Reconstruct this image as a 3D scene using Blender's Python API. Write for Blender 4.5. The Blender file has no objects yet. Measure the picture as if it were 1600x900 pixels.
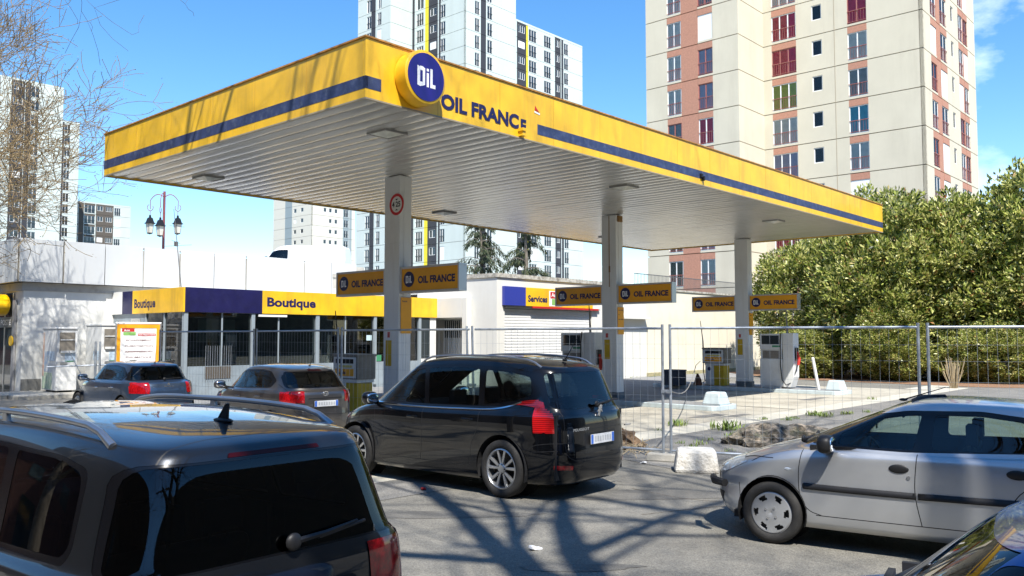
import bpy, bmesh, math, random
import numpy as np
from mathutils import Vector, Matrix
R = math.radians
PI = math.pi
scene = bpy.context.scene
col = scene.collection
rnd = random.Random(7)

# ------------------------------------------------------------------ camera
cam_d = bpy.data.cameras.new('camera')
cam = bpy.data.objects.new('camera', cam_d); col.objects.link(cam)
CAMH = 1.86
cam.location = (0, 0, CAMH)
cam.rotation_euler = (R(90 + 3.317), 0, 0)
cam_d.sensor_width = 36; cam_d.lens = 36 * 1335 / 1600
cam_d.clip_start = 0.05; cam_d.clip_end = 4000
scene.camera = cam

# ------------------------------------------------------------------ sky and sun
SUN = Vector((-0.161, 0.686, -1.0)).normalized()      # direction of travel
world = bpy.data.worlds.new('World'); scene.world = world
world.use_nodes = True
wt = world.node_tree; wn = wt.nodes; wl = wt.links
wn.clear()
sky = wn.new('ShaderNodeTexSky'); sky.sky_type = 'NISHITA'; sky.sun_disc = False
sky.sun_elevation = math.asin(-SUN.z); sky.sun_rotation = math.atan2(-SUN.x, -SUN.y) % (2 * PI)
sky.air_density = 1.0; sky.dust_density = 0.1; sky.ozone_density = 2.5
hs = wn.new('ShaderNodeHueSaturation'); hs.inputs['Saturation'].default_value = 1.28; hs.inputs['Value'].default_value = 1.0
tc = wn.new('ShaderNodeTexCoord')
mp = wn.new('ShaderNodeMapping'); mp.inputs['Scale'].default_value = (1.0, 1.0, 2.0)
cn = wn.new('ShaderNodeTexNoise'); cn.inputs['Scale'].default_value = 2.6; cn.inputs['Detail'].default_value = 9; cn.inputs['Roughness'].default_value = 0.56
cr = wn.new('ShaderNodeValToRGB'); cr.color_ramp.elements[0].position = 0.40; cr.color_ramp.elements[1].position = 0.60
dp = wn.new('ShaderNodeVectorMath'); dp.operation = 'DOT_PRODUCT'
_cd = Vector((0.60, 0.9, 0.36)).normalized(); dp.inputs[1].default_value = _cd
mr = wn.new('ShaderNodeMapRange'); mr.inputs['From Min'].default_value = 0.972; mr.inputs['From Max'].default_value = 0.995
mu = wn.new('ShaderNodeMath'); mu.operation = 'MULTIPLY'
mx = wn.new('ShaderNodeMixRGB'); mx.inputs['Color2'].default_value = (11, 11.4, 12, 1)
bg = wn.new('ShaderNodeBackground'); bg.inputs['Strength'].default_value = 0.135
wo = wn.new('ShaderNodeOutputWorld')
wl.new(sky.outputs[0], hs.inputs['Color']); wl.new(tc.outputs['Generated'], mp.inputs[0]); wl.new(mp.outputs[0], cn.inputs['Vector'])
wl.new(cn.outputs['Fac'], cr.inputs[0]); wl.new(tc.outputs['Generated'], dp.inputs[0]); wl.new(dp.outputs['Value'], mr.inputs['Value'])
wl.new(cr.outputs[0], mu.inputs[0]); wl.new(mr.outputs[0], mu.inputs[1]); wl.new(mu.outputs[0], mx.inputs['Fac'])
wl.new(hs.outputs[0], mx.inputs['Color1']); wl.new(mx.outputs[0], bg.inputs['Color']); wl.new(bg.outputs[0], wo.inputs[0])
sl = bpy.data.lights.new('sun', 'SUN'); sl.energy = 5.0; sl.angle = R(0.55); sl.color = (1.0, 0.955, 0.88)
so = bpy.data.objects.new('sun', sl); col.objects.link(so); so.rotation_euler = SUN.to_track_quat('-Z', 'Y').to_euler(); so.location = (4, -18, 30)
vs = scene.view_settings
vs.view_transform = 'Standard'; vs.look = 'None'; vs.gamma = 1; vs.use_curve_mapping = False
vs.exposure = 0.85
try:
    scene.cycles.max_bounces = 8; scene.cycles.transparent_max_bounces = 24; scene.cycles.caustics_reflective = False
except Exception: pass

# ------------------------------------------------------------------ materials
MATS = {}
def lin(c):
    return tuple((v / 12.92 if v <= 0.04045 else ((v + 0.055) / 1.055) ** 2.4) for v in c)
def mat(name, c=(.5, .5, .5), rough=.6, metal=0., var=.0, vs_=4., c2=None, vpos=(.35, .7), bump=0., bs=60., coat=0., spec=.5,
        emit=None, dirt=0., dirt_c=(.12, .10, .08), ds=1.2, streak=False, rv=0.):
    if name in MATS: return MATS[name]
    m = bpy.data.materials.new(name); m.use_nodes = True
    t = m.node_tree; n = t.nodes; l = t.links
    p = n['Principled BSDF']
    p.inputs['Base Color'].default_value = (*c, 1); p.inputs['Roughness'].default_value = rough
    p.inputs['Metallic'].default_value = metal; p.inputs['Specular IOR Level'].default_value = spec
    p.inputs['Coat Weight'].default_value = coat; p.inputs['Coat Roughness'].default_value = .03
    tcn = n.new('ShaderNodeTexCoord')
    cur = None
    if var > 0 or c2 is not None:
        nz = n.new('ShaderNodeTexNoise'); nz.inputs['Scale'].default_value = vs_; nz.inputs['Detail'].default_value = 8; nz.inputs['Roughness'].default_value = .62
        l.new(tcn.outputs['Object'], nz.inputs['Vector'])
        rp = n.new('ShaderNodeValToRGB'); rp.color_ramp.elements[0].position = vpos[0]; rp.color_ramp.elements[1].position = vpos[1]
        if c2 is None: a = tuple(v * (1 - var) for v in c); b = tuple(min(1, v * (1 + var)) for v in c)
        else: a = c; b = c2
        rp.color_ramp.elements[0].color = (*a, 1); rp.color_ramp.elements[1].color = (*b, 1)
        l.new(nz.outputs['Fac'], rp.inputs[0]); cur = rp.outputs[0]
    if dirt > 0:
        nz = n.new('ShaderNodeTexNoise'); nz.inputs['Scale'].default_value = ds; nz.inputs['Detail'].default_value = 10; nz.inputs['Roughness'].default_value = .7
        if streak:
            mpp = n.new('ShaderNodeMapping'); mpp.inputs['Scale'].default_value = (1, 1, .12)
            l.new(tcn.outputs['Object'], mpp.inputs[0]); l.new(mpp.outputs[0], nz.inputs['Vector'])
        else: l.new(tcn.outputs['Object'], nz.inputs['Vector'])
        mrr = n.new('ShaderNodeMapRange'); mrr.inputs['From Min'].default_value = .5; mrr.inputs['From Max'].default_value = .75
        mrr.inputs['To Max'].default_value = dirt
        l.new(nz.outputs['Fac'], mrr.inputs['Value'])
        mm = n.new('ShaderNodeMixRGB'); mm.inputs['Color2'].default_value = (*dirt_c, 1); mm.inputs['Color1'].default_value = (*c, 1)
        if cur is not None: l.new(cur, mm.inputs['Color1'])
        l.new(mrr.outputs[0], mm.inputs['Fac']); cur = mm.outputs[0]
    if cur is not None: l.new(cur, p.inputs['Base Color'])
    if rv > 0:
        nz = n.new('ShaderNodeTexNoise'); nz.inputs['Scale'].default_value = 2.5; nz.inputs['Detail'].default_value = 6
        l.new(tcn.outputs['Object'], nz.inputs['Vector'])
        mrr = n.new('ShaderNodeMapRange'); mrr.inputs['From Min'].default_value = .35; mrr.inputs['From Max'].default_value = .65
        mrr.inputs['To Min'].default_value = rough; mrr.inputs['To Max'].default_value = rough + rv
        l.new(nz.outputs['Fac'], mrr.inputs['Value']); l.new(mrr.outputs[0], p.inputs['Roughness'])
    if bump > 0:
        nz = n.new('ShaderNodeTexNoise'); nz.inputs['Scale'].default_value = bs; nz.inputs['Detail'].default_value = 5
        l.new(tcn.outputs['Object'], nz.inputs['Vector'])
        bp = n.new('ShaderNodeBump'); bp.inputs['Strength'].default_value = bump; bp.inputs['Distance'].default_value = .02
        l.new(nz.outputs['Fac'], bp.inputs['Height']); l.new(bp.outputs[0], p.inputs['Normal'])
    if emit:
        p.inputs['Emission Color'].default_value = (*emit[0], 1); p.inputs['Emission Strength'].default_value = emit[1]
    MATS[name] = m
    return m

def glass(name, tint=(.6, .7, .68), refl=1.0, ior=1.5):
    if name in MATS: return MATS[name]
    m = bpy.data.materials.new(name); m.use_nodes = True
    t = m.node_tree; n = t.nodes; l = t.links; n.clear()
    tr = n.new('ShaderNodeBsdfTransparent'); tr.inputs[0].default_value = (*tint, 1)
    gl = n.new('ShaderNodeBsdfGlossy'); gl.inputs['Color'].default_value = (refl, refl, refl, 1); gl.inputs['Roughness'].default_value = .012
    fr = n.new('ShaderNodeFresnel'); fr.inputs['IOR'].default_value = ior
    mxx = n.new('ShaderNodeMixShader'); o = n.new('ShaderNodeOutputMaterial')
    l.new(fr.outputs[0], mxx.inputs[0]); l.new(tr.outputs[0], mxx.inputs[1]); l.new(gl.outputs[0], mxx.inputs[2]); l.new(mxx.outputs[0], o.inputs[0])
    MATS[name] = m
    return m

# ------------------------------------------------------------------ mesh builder
class MB:
    def __init__(s): s.v = []; s.f = []; s.m = []; s.M = None
    def _add(s, vs, fs, m=0):
        o = len(s.v)
        if s.M is not None: vs = [tuple(s.M @ Vector(p)) for p in vs]
        s.v += vs; s.f += [tuple(i + o for i in f) for f in fs]; s.m += [m] * len(fs)
        return s
    def box(s, x0, y0, z0, x1, y1, z1, m=0):
        if x0 > x1: x0, x1 = x1, x0
        if y0 > y1: y0, y1 = y1, y0
        if z0 > z1: z0, z1 = z1, z0
        return s._add([(x0, y0, z0), (x1, y0, z0), (x1, y1, z0), (x0, y1, z0), (x0, y0, z1), (x1, y0, z1), (x1, y1, z1), (x0, y1, z1)],
                      [(0, 3, 2, 1), (4, 5, 6, 7), (0, 1, 5, 4), (1, 2, 6, 5), (2, 3, 7, 6), (3, 0, 4, 7)], m)
    def tube(s, p, q, r, r2=None, n=8, m=0, caps=True):
        p = Vector(p); q = Vector(q); r2 = r if r2 is None else r2
        d = (q - p)
        if d.length < 1e-6: return s
        d.normalize(); a = d.orthogonal().normalized(); b = d.cross(a)
        vs = []
        for c, rr in ((p, r), (q, r2)):
            for i in range(n):
                t = 2 * PI * i / n; vs.append(tuple(c + a * (rr * math.cos(t)) + b * (rr * math.sin(t))))
        fs = [(i, (i + 1) % n, n + (i + 1) % n, n + i) for i in range(n)]
        if caps: fs += [tuple(range(n - 1, -1, -1)), tuple(range(n, 2 * n))]
        return s._add(vs, fs, m)
    def path(s, pts, r, n=8, m=0, caps=True):
        pts = [Vector(p) for p in pts]; k = len(pts); rs = r if isinstance(r, (list, tuple)) else [r] * k
        a = None; vs = []
        for i, p in enumerate(pts):
            d = (pts[min(i + 1, k - 1)] - pts[max(i - 1, 0)]).normalized()
            if a is None: a = d.orthogonal().normalized()
            else:
                a = (a - d * a.dot(d))
                a = a.normalized() if a.length > 1e-5 else d.orthogonal().normalized()
            b = d.cross(a)
            for j in range(n):
                t = 2 * PI * j / n; vs.append(tuple(p + a * (rs[i] * math.cos(t)) + b * (rs[i] * math.sin(t))))
        fs = [(i * n + j, i * n + (j + 1) % n, (i + 1) * n + (j + 1) % n, (i + 1) * n + j) for i in range(k - 1) for j in range(n)]
        if caps: fs += [tuple(range(n - 1, -1, -1)), tuple(range((k - 1) * n, k * n))]
        return s._add(vs, fs, m)
    def prism(s, poly, d0, d1, ax='y', m=0):
        """poly: 2D points; extruded along axis ax from d0 to d1 (ax y: (x,z); x: (y,z); z: (x,y))"""
        n = len(poly)
        f = {'y': lambda p, d: (p[0], d, p[1]), 'x': lambda p, d: (d, p[0], p[1]), 'z': lambda p, d: (p[0], p[1], d)}[ax]
        vs = [f(p, d0) for p in poly] + [f(p, d1) for p in poly]
        fs = [(i, (i + 1) % n, n + (i + 1) % n, n + i) for i in range(n)] + [tuple(range(n - 1, -1, -1)), tuple(range(n, 2 * n))]
        return s._add(vs, fs, m)
    def ball(s, c, r, n=12, k=8, m=0, e=1.0):
        r = r if isinstance(r, (tuple, list)) else (r, r, r)
        sg = lambda v: math.copysign(abs(v) ** e, v)
        vs = [(c[0], c[1], c[2] - r[2])]
        for i in range(1, k):
            t = -PI / 2 + PI * i / k
            for j in range(n):
                u = 2 * PI * j / n
                vs.append((c[0] + r[0] * sg(math.cos(t)) * sg(math.cos(u)), c[1] + r[1] * sg(math.cos(t)) * sg(math.sin(u)), c[2] + r[2] * sg(math.sin(t))))
        vs.append((c[0], c[1], c[2] + r[2])); L = len(vs) - 1
        fs = [(0, 1 + (j + 1) % n, 1 + j) for j in range(n)]
        for i in range(k - 2):
            for j in range(n): fs.append((1 + i * n + j, 1 + i * n + (j + 1) % n, 1 + (i + 1) * n + (j + 1) % n, 1 + (i + 1) * n + j))
        fs += [(L, 1 + (k - 2) * n + j, 1 + (k - 2) * n + (j + 1) % n) for j in range(n)]
        return s._add(vs, fs, m)
    def lathe(s, prof, n=24, m=0, ax='z', c=(0, 0, 0)):
        vs = []
        for (r, h) in prof:
            for j in range(n):
                t = 2 * PI * j / n; a, b = r * math.cos(t), r * math.sin(t)
                vs.append({'z': (c[0] + a, c[1] + b, c[2] + h), 'y': (c[0] + a, c[1] + h, c[2] + b), 'x': (c[0] + h, c[1] + a, c[2] + b)}[ax])
        fs = [(i * n + j, i * n + (j + 1) % n, (i + 1) * n + (j + 1) % n, (i + 1) * n + j) for i in range(len(prof) - 1) for j in range(n)]
        return s._add(vs, fs, m)
    def quad(s, a, b, c, d, m=0): return s._add([a, b, c, d], [(0, 1, 2, 3)], m)
    def build(s, name, mats, parent=None, bevel=0, smooth=False, loc=None, recalc=True):
        me = bpy.data.meshes.new(name); me.from_pydata(s.v, [], s.f)
        mats = mats if isinstance(mats, (list, tuple)) else [mats]
        for mm in mats: me.materials.append(mm)
        if len(mats) > 1: me.polygons.foreach_set('material_index', s.m)
        if recalc:
            bm = bmesh.new(); bm.from_mesh(me); bmesh.ops.recalc_face_normals(bm, faces=bm.faces); bm.to_mesh(me); bm.free()
        if smooth:
            me.polygons.foreach_set('use_smooth', [True] * len(me.polygons))
            if smooth != 'all':
                try: me.set_sharp_from_angle(angle=R(38))
                except Exception: pass
        me.update()
        o = bpy.data.objects.new(name, me); col.objects.link(o)
        if parent: o.parent = parent
        if loc: o.location = loc
        if bevel > 0:
            b = o.modifiers.new('bevel', 'BEVEL'); b.width = bevel; b.segments = 2; b.limit_method = 'ANGLE'; b.angle_limit = R(40)
        return o

def thing(name, label, cat, loc=(0, 0, 0), rz=0., group=None):
    o = bpy.data.objects.new(name, None); col.objects.link(o); o.location = loc; o.rotation_euler = (0, 0, rz)
    o.empty_display_size = .2
    o['label'] = label; o['category'] = cat
    if group: o['group'] = group
    return o
def tag(o, label=None, cat=None, group=None, kind=None):
    if label: o['label'] = label
    if cat: o['category'] = cat
    if group: o['group'] = group
    if kind: o['kind'] = kind
    return o
def copy_tree(o, parent=None):
    c = o.copy(); col.objects.link(c)
    if parent: c.parent = parent
    for ch in [x for x in o.children]: copy_tree(ch, c)
    return c

def text_mesh(s, size=1., bold=0.):
    cu = bpy.data.curves.new('lettering', 'FONT'); cu.body = s; cu.size = size; cu.offset = bold * size; cu.resolution_u = 3
    ob = bpy.data.objects.new('lettering', cu); col.objects.link(ob)
    dg = bpy.context.evaluated_depsgraph_get(); dg.update()
    me = bpy.data.meshes.new_from_object(ob.evaluated_get(dg))
    v = [tuple(p.co) for p in me.vertices]; f = [tuple(p.vertices) for p in me.polygons]
    bpy.data.objects.remove(ob); bpy.data.meshes.remove(me)
    return v, f
_tc = {}
def add_text(mb, s, o, ux, uz, width=None, height=None, bold=.0, m=0, center=False):
    """flat letters: o = lower-left point, ux/uz = unit vectors of reading direction and up"""
    key = (s, bold)
    if key not in _tc: _tc[key] = text_mesh(s, 1., bold)
    v, f = _tc[key]
    xs = [p[0] for p in v]; ys = [p[1] for p in v]; x0, x1 = min(xs), max(xs)
    cap = 0.70
    sy = (height / cap) if height else (width / (x1 - x0))
    sx = (width / (x1 - x0)) if width else sy
    sh = -(x1 - x0) * sx / 2 if center else 0
    o = Vector(o); ux = Vector(ux); uz = Vector(uz)
    mb._add([tuple(o + ux * ((p[0] - x0) * sx + sh) + uz * (p[1] * sy)) for p in v], f, m)
    return mb

# ------------------------------------------------------------------ frames of the site
YAW = R(47.86)
A = Vector((math.cos(YAW), math.sin(YAW), 0)); B = Vector((-A.y, A.x, 0))
N0 = Vector((-2.14, 12.28, 0))
def S(a, b, z=0.): return N0 + A * a + B * b + Vector((0, 0, z))
def G(px, py, h=0.):            # point seen at a pixel of the photo, on height h
    y = (CAMH - h) * 1335 / (py - 527.4); return Vector(((px - 800) / 1335 * y, y, h))

# shared materials
def rgb(r, g, b): return lin((r / 255, g / 255, b / 255))
M_yel = mat('yellow_cladding', (.86, .50, .018), .42, var=.12, vs_=1.3, dirt=.60, ds=2.2, dirt_c=(.36, .20, .035), streak=True, coat=.15)
M_yel2 = mat('orange_yellow_plastic', (.84, .37, .015), .4, var=.08, vs_=2.)
M_blue = mat('navy_blue_paint', (.010, .009, .065), .4, var=.2, vs_=2.5, dirt=.10, ds=6, dirt_c=(.10, .10, .22))
M_stripe = mat('faded_blue_stripe', (.035, .05, .12), .5, var=.3, vs_=5, dirt=.6, ds=7, dirt_c=(.15, .18, .24))
M_navy = mat('dark_navy_lettering', (.012, .012, .075), .5)
M_white = mat('white_paint', (.80, .80, .77), .5, var=.05, vs_=1.5, dirt=.25, ds=1.7, dirt_c=(.50, .48, .42), streak=True)
M_col = mat('column_white_sheet', (.74, .75, .73), .35, var=.04, vs_=1.2, dirt=.4, ds=2., dirt_c=(.45, .40, .30), streak=True)
M_soffit = mat('soffit_sheet', (.55, .55, .52), .24, var=.10, vs_=.45, dirt=.4, ds=1., dirt_c=(.42, .40, .34), metal=.4, bump=.05, bs=1.0)
M_alu = mat('brushed_aluminium', (.60, .61, .61), .35, metal=.8)
M_galv = mat('galvanised_steel', (.42, .46, .50), .45, metal=.6, var=.2, vs_=9)
M_black = mat('black_plastic', (.012, .012, .013), .5, spec=.4)
M_rubber = mat('tyre_rubber', (.022, .021, .020), .8, var=.35, vs_=9, bump=.15, bs=90)
M_dark = mat('dark_interior', (.010, .010, .011), .8)
M_wglass = mat('window_glass', (.035, .045, .05), .04, spec=.8)
M_wwhite = mat('white_window_frame', (.8, .8, .78), .5)
M_redc = mat('red_brown_window_frame', (.36, .13, .11), .5)
M_conc = mat('concrete', (.42, .40, .35), .85, var=.18, vs_=1.5, dirt=.5, ds=2.5, dirt_c=(.2, .18, .14), bump=.3, bs=45)
M_chrome = mat('chrome', (.75, .76, .78), .10, metal=1.)
M_redlens = mat('red_lens', (.34, .004, .007), .12, coat=.6, var=.55, vs_=30)
M_reddark = mat('dark_red_lens', (.035, .002, .003), .2, spec=.2)
M_clear = mat('clear_lens', (.62, .66, .68), .06, metal=.35, coat=1., var=.3, vs_=18)

# ================================================================== GROUND
def sheet(name, pts, z, m, sub=0):
    mb = MB(); mb._add([(p[0], p[1], z) for p in pts], [tuple(range(len(pts)))], 0)
    o = mb.build(name, m, recalc=False)
    if o.data.polygons[0].normal.z < 0: o.data.flip_normals()
    return tag(o, kind='structure')
M_asph = mat('old_asphalt', (.140, .132, .112), .88, c2=(.212, .200, .170), vs_=.6, vpos=(.3, .7), dirt=.75, ds=1.1, dirt_c=(.10, .095, .085), bump=.45, bs=70, rv=.08)
M_asph2 = mat('forecourt_asphalt', (.15, .145, .135), .9, c2=(.22, .21, .19), vs_=1.1, dirt=.6, ds=2., dirt_c=(.09, .085, .07), bump=.5, bs=60)
M_asph3 = mat('grey_asphalt', (.19, .19, .19), .9, c2=(.25, .25, .245), vs_=.8, dirt=.4, ds=1.5, dirt_c=(.12, .12, .12), bump=.3, bs=60)
M_slab = mat('forecourt_concrete', (.34, .31, .25), .85, c2=(.46, .43, .35), vs_=.8, dirt=.95, ds=1.2, dirt_c=(.17, .15, .12), bump=.25, bs=50)
M_slab2 = mat('light_concrete_strip', (.42, .40, .33), .85, c2=(.52, .49, .42), vs_=1.5, dirt=.8, ds=3, dirt_c=(.33, .30, .24), bump=.2, bs=50)
def speckle(m, sc=160., amt=.35):
    t = m.node_tree; n = t.nodes; l = t.links; p = n['Principled BSDF']; src = p.inputs['Base Color'].links[0].from_socket
    tcn = n.new('ShaderNodeTexCoord'); v = n.new('ShaderNodeTexVoronoi'); v.inputs['Scale'].default_value = sc; l.new(tcn.outputs['Object'], v.inputs['Vector'])
    nz = n.new('ShaderNodeTexNoise'); nz.inputs['Scale'].default_value = 14; nz.inputs['Detail'].default_value = 8; nz.inputs['Roughness'].default_value = .8; l.new(tcn.outputs['Object'], nz.inputs['Vector'])
    a = n.new('ShaderNodeSeparateColor'); l.new(v.outputs['Color'], a.inputs[0]); ad = n.new('ShaderNodeMath'); ad.operation = 'ADD'; l.new(a.outputs[0], ad.inputs[0]); l.new(nz.outputs['Fac'], ad.inputs[1])
    r = n.new('ShaderNodeMapRange'); r.inputs['From Min'].default_value = .4; r.inputs['From Max'].default_value = 1.6; r.inputs['To Min'].default_value = 1 - amt; r.inputs['To Max'].default_value = 1 + amt; l.new(ad.outputs[0], r.inputs['Value'])
    mm = n.new('ShaderNodeVectorMath'); mm.operation = 'SCALE'; l.new(src, mm.inputs[0]); l.new(r.outputs[0], mm.inputs['Scale']); l.new(mm.outputs[0], p.inputs['Base Color'])
for m_ in (M_asph, M_asph2, M_asph3, M_slab, M_slab2): speckle(m_, 110., .38 if m_ in (M_asph, M_asph2) else .16)
sheet('ground', [(-700, -300), (700, -300), (700, 900), (-700, 900)], -0.002, M_asph)
def Sp(*ab): return [tuple(S(a, b)) for a, b in ab]
# forecourt: asphalt verge, concrete slab, light strip
sheet('forecourt_verge', [tuple(G(*p)) for p in ((975, 716), (1060, 733), (1130, 716), (1420, 660), (1600, 640))] + Sp((34, -3.2), (34, -1.1), (-8, -1.1), (-8, -1.8)), .003, M_asph2)
sheet('forecourt_strip', Sp((-8, -1.13), (27, -1.13), (27, -.35), (-8, -.35)), .006, M_slab2)
for i, a0 in enumerate((-8., -2.6, 2.9, 8.3, 13.8, 19.2)):
    sheet('forecourt_slab', Sp((a0, -.34), (a0 + 5.38, -.34), (a0 + 5.38, 4.4), (a0, 4.4)), .006, M_slab)
    sheet('forecourt_slab', Sp((a0, 4.42), (a0 + 5.38, 4.42), (a0 + 5.38, 9.4), (a0, 9.4)), .006, M_asph3)
sheet('forecourt_strip', Sp((24.8, -.34), (28.5, -.34), (28.5, .5), (24.8, .5)), .007, M_slab2)
sheet('back_yard', Sp((-2, 9.45), (38, 9.45), (38, 20), (16, 20), (16, 15.6), (-2, 15.6)), .004, M_asph3)
for (a, b, w, h) in ((9.9, .2, 1.3, .35), (10.8, -.2, .8, .25), (17, .7, 1.6, .3), (3.3, .1, .9, .25)):
    sheet('drain_patch', Sp((a, b), (a + w, b), (a + w, b + h), (a, b + h)), .010, M_asph2)
M_litter = mat('leaf_litter', (.16, .085, .045), .95, c2=(.34, .20, .12), vs_=9, bump=1., bs=30)
sheet('litter_bed', [(11.5, 43), (12.5, 38.0), (17.5, 32.0), (24, 29.5), (40, 28), (40, 50), (11.5, 50)], .012, M_litter)

# pavement before the post office
mb = MB(); mb.M = Matrix.Translation(N0) @ Matrix.Rotation(YAW, 4, 'Z')
mb.box(1.4, 18.1, -.1, 5.2, 20.84, .12)
tag(mb.build('pavement', M_conc, bevel=.02), kind='structure')
mb = MB(); mb.M = Matrix.Translation(N0) @ Matrix.Rotation(YAW, 4, 'Z')
mb.box(-1.8, 19.0, -.1, 1.38, 40, .12)
tag(mb.build('pavement', M_conc, bevel=.02), kind='structure')

# ================================================================== CANOPY
CL, CW, CB, CF = 21.6, 9.05, 5.36, .90
can = thing('station_canopy', 'long yellow petrol station canopy with blue stripe and white slatted underside', 'canopy', N0, YAW)
mb = MB()
t_ = .05
for (x0, y0, x1, y1) in ((0, 0, CL, t_), (0, CW - t_, CL, CW), (0, t_, t_, CW - t_), (CL - t_, t_, CL, CW - t_)):
    mb.box(x0, y0, CB, x1, y1, CB + CF)
fas = mb.build('fascia', M_yel, can, bevel=.006)
mb = MB()
for (x0, y0, x1, y1) in ((-.02, -.02, CL + .02, .07), (-.02, CW - .07, CL + .02, CW + .02), (-.02, .07, .07, CW - .07), (CL - .07, .07, CL + .02, CW - .07)):
    mb.box(x0, y0, CB + CF, x1, y1, CB + CF + .025)
mb.build('capping', mat('rusty_yellow_edge', (.42, .20, .04), .6, var=.4, vs_=12), can)
mb = MB(); e = .004
mb.box(-e, -e, CB + .14, t_, CW, CB + .325)
mb.box(-e, -e, CB + .14, .29, t_, CB + .325)
mb.box(3.87, -e, CB + .14, CL + e, t_, CB + .325)
mb.box(CL - .02, -e, CB + .14, CL + e, CW + e, CB + .325)
mb.build('stripe', M_stripe, can)
M_seam = mat('seam_brown', (.50, .27, .03), .6)
for i in range(1, 15): MB().box(i * 1.44 - .003, -.002, CB, i * 1.44 + .003, 0.01, CB + CF).build('cladding_seam', M_seam, can)
for i in range(1, 6): MB().box(-.002, i * 1.5 - .003, CB, .01, i * 1.5 + .003, CB + CF).build('cladding_seam', M_seam, can)
# soffit
mb = MB(); w = .3
n = int(CL / w)
prof = []
for i in range(n):
    x = t_ + i * (CL - 2 * t_) / n; d = (CL - 2 * t_) / n
    prof += [(x, CB + .075), (x + .022, CB + .075), (x + .036, CB + .030), (x + d * .5, CB + .010), (x + d - .012, CB + .022)]
prof.append((CL - t_, CB + .075))
ny = 12
vs_ = []
r9 = random.Random(3)
for j in range(ny + 1):
    y = t_ + (CW - 2 * t_) * j / ny
    for k, (x, z) in enumerate(prof): vs_.append((x, y, z))
npf = len(prof)
for j in range(ny + 1):
    for i in range(n):
        dz = r9.uniform(-.004, .004)
        for q in (2, 3, 4):
            k = j * npf + i * 5 + q; p = vs_[k]; vs_[k] = (p[0], p[1], p[2] + dz)
mb._add(vs_, [(j * npf + k, j * npf + k + 1, (j + 1) * npf + k + 1, (j + 1) * npf + k) for j in range(ny) for k in range(npf - 1)], 0)
mb.build('soffit', M_soffit, can, smooth=True)
mb = MB(); mb.box(t_, t_, CB + .5, CL - t_, CW - t_, CB + .55); mb.build('roof', M_conc, can)
# drip trim
mb = MB()
for (x0, y0, x1, y1) in ((0, -.006, CL, .03), (0, CW - .03, CL, CW + .006), (-.006, .03, .03, CW - .03), (CL - .03, .03, CL + .006, CW - .03)):
    mb.box(x0, y0, CB - .02, x1, y1, CB + .004)
mb.build('drip_trim', mat('dull_metal_trim', (.30, .26, .18), .5), can)
# recessed lamps
for a in (1.65, 8.75, 16.6):
    for b in (1.5, 7.6):
        mb = MB()
        for (x0, y0, x1, y1) in ((-.25, -.25, .25, -.22), (-.25, .22, .25, .25), (-.25, -.22, -.22, .22), (.22, -.22, .25, .22)):
            mb.box(a + x0, b + y0, CB - .022, a + x1, b + y1, CB + .02)
        f = mb.build('canopy_lamp', mat('lamp_frame_grey', (.28, .28, .27), .5), can)
        mb = MB(); h = .22
        mb._add([(a - h, b - h, CB - .01), (a + h, b - h, CB - .01), (a + h, b + h, CB - .01), (a - h, b + h, CB - .01), (a, b, CB - .16 + .08)],
                [(0, 1, 4), (1, 2, 4), (2, 3, 4), (3, 0, 4)], 0)
        mb.build('lamp_glass', mat('lamp_glass', (.66, .68, .62), .12, var=.2, vs_=4), f)
# round sign
mb = MB(); c = (.95, 0, CB + .46)
mb.lathe([(.001, -.26), (.40, -.26), (.415, -.25), (.415, -.02), (.39, -.003)], 48, 0, 'y', c)
disc = mb.build('round_sign', M_yel, can, smooth=True)
mb = MB(); mb.lathe([(.0005, -.269), (.368, -.269), (.368, -.261)], 48, 0, 'y', c); mb.build('sign_face', mat('deep_blue_enamel', (.018, .008, .16), .3, coat=.3), disc)
def oil_logo(mb, o, ux, uz, s, m=0):
    """blocky D i L letters; o centre, s half width of the word"""
    o = Vector(o); ux = Vector(ux); uz = Vector(uz)
    def P(poly): mb._add([tuple(o + ux * (x * s) + uz * (y * s)) for x, y in poly], [tuple(range(len(poly)))], m)
    P([(-1, -.82), (-.70, -.90), (-.70, .72), (-1, .80)]); P([(-.42, -.82), (-.16, -.7), (-.16, .68), (-.42, .80)])
    P([(-.70, .45), (-.42, .45), (-.42, .80), (-.70, .80)]); P([(-.70, -.9), (-.42, -.82), (-.42, -.5), (-.70, -.5)])
    P([(.02, -.82), (.26, -.82), (.26, .36), (.02, .36)]); P([(.02, .50), (.26, .50), (.26, .72), (.02, .72)])
    P([(.42, -.82), (.68, -.82), (.68, .78), (.42, .78)]); P([(.68, -.82), (1.0, -.82), (1.0, -.5), (.68, -.5)])
M_let = mat('white_lettering', (.80, .80, .80), .5)
mb = MB(); oil_logo(mb, (.95, -.272, CB + .46), (1, 0, 0), (0, 0, 1), .185); mb.build('sign_lettering', M_let, disc)
mb = MB()
add_text(mb, 'OIL FRANC', (1.50, -.009, CB + .155), (1, 0, 0), (0, 0, 1), width=1.86, height=.225, bold=.042)
add_text(mb, 'E', (3.41, -.009, CB + .115), (1, 0, 0), (0, 0, 1), height=.215, bold=.042)
mb.build('canopy_lettering', M_navy, can)
mb = MB(); mb.box(3.36, -.10, CB + .02, 3.46, -.002, CB + .12); mb.box(3.34, -.12, CB + .10, 3.42, -.002, CB + .15)
mb.build('junction_box', M_yel, can)
mb = MB(); mb.M = None
mb._add([(3.78, -.006, CB + .52), (3.93, -.006, CB + .50), (3.93, -.006, CB + .53), (3.78, -.006, CB + .55)], [(0, 1, 2, 3)], 0)
mb._add([(3.79, -.006, CB + .57), (3.92, -.006, CB + .54), (3.80, -.006, CB + .65)], [(0, 1, 2)], 1)
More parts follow.
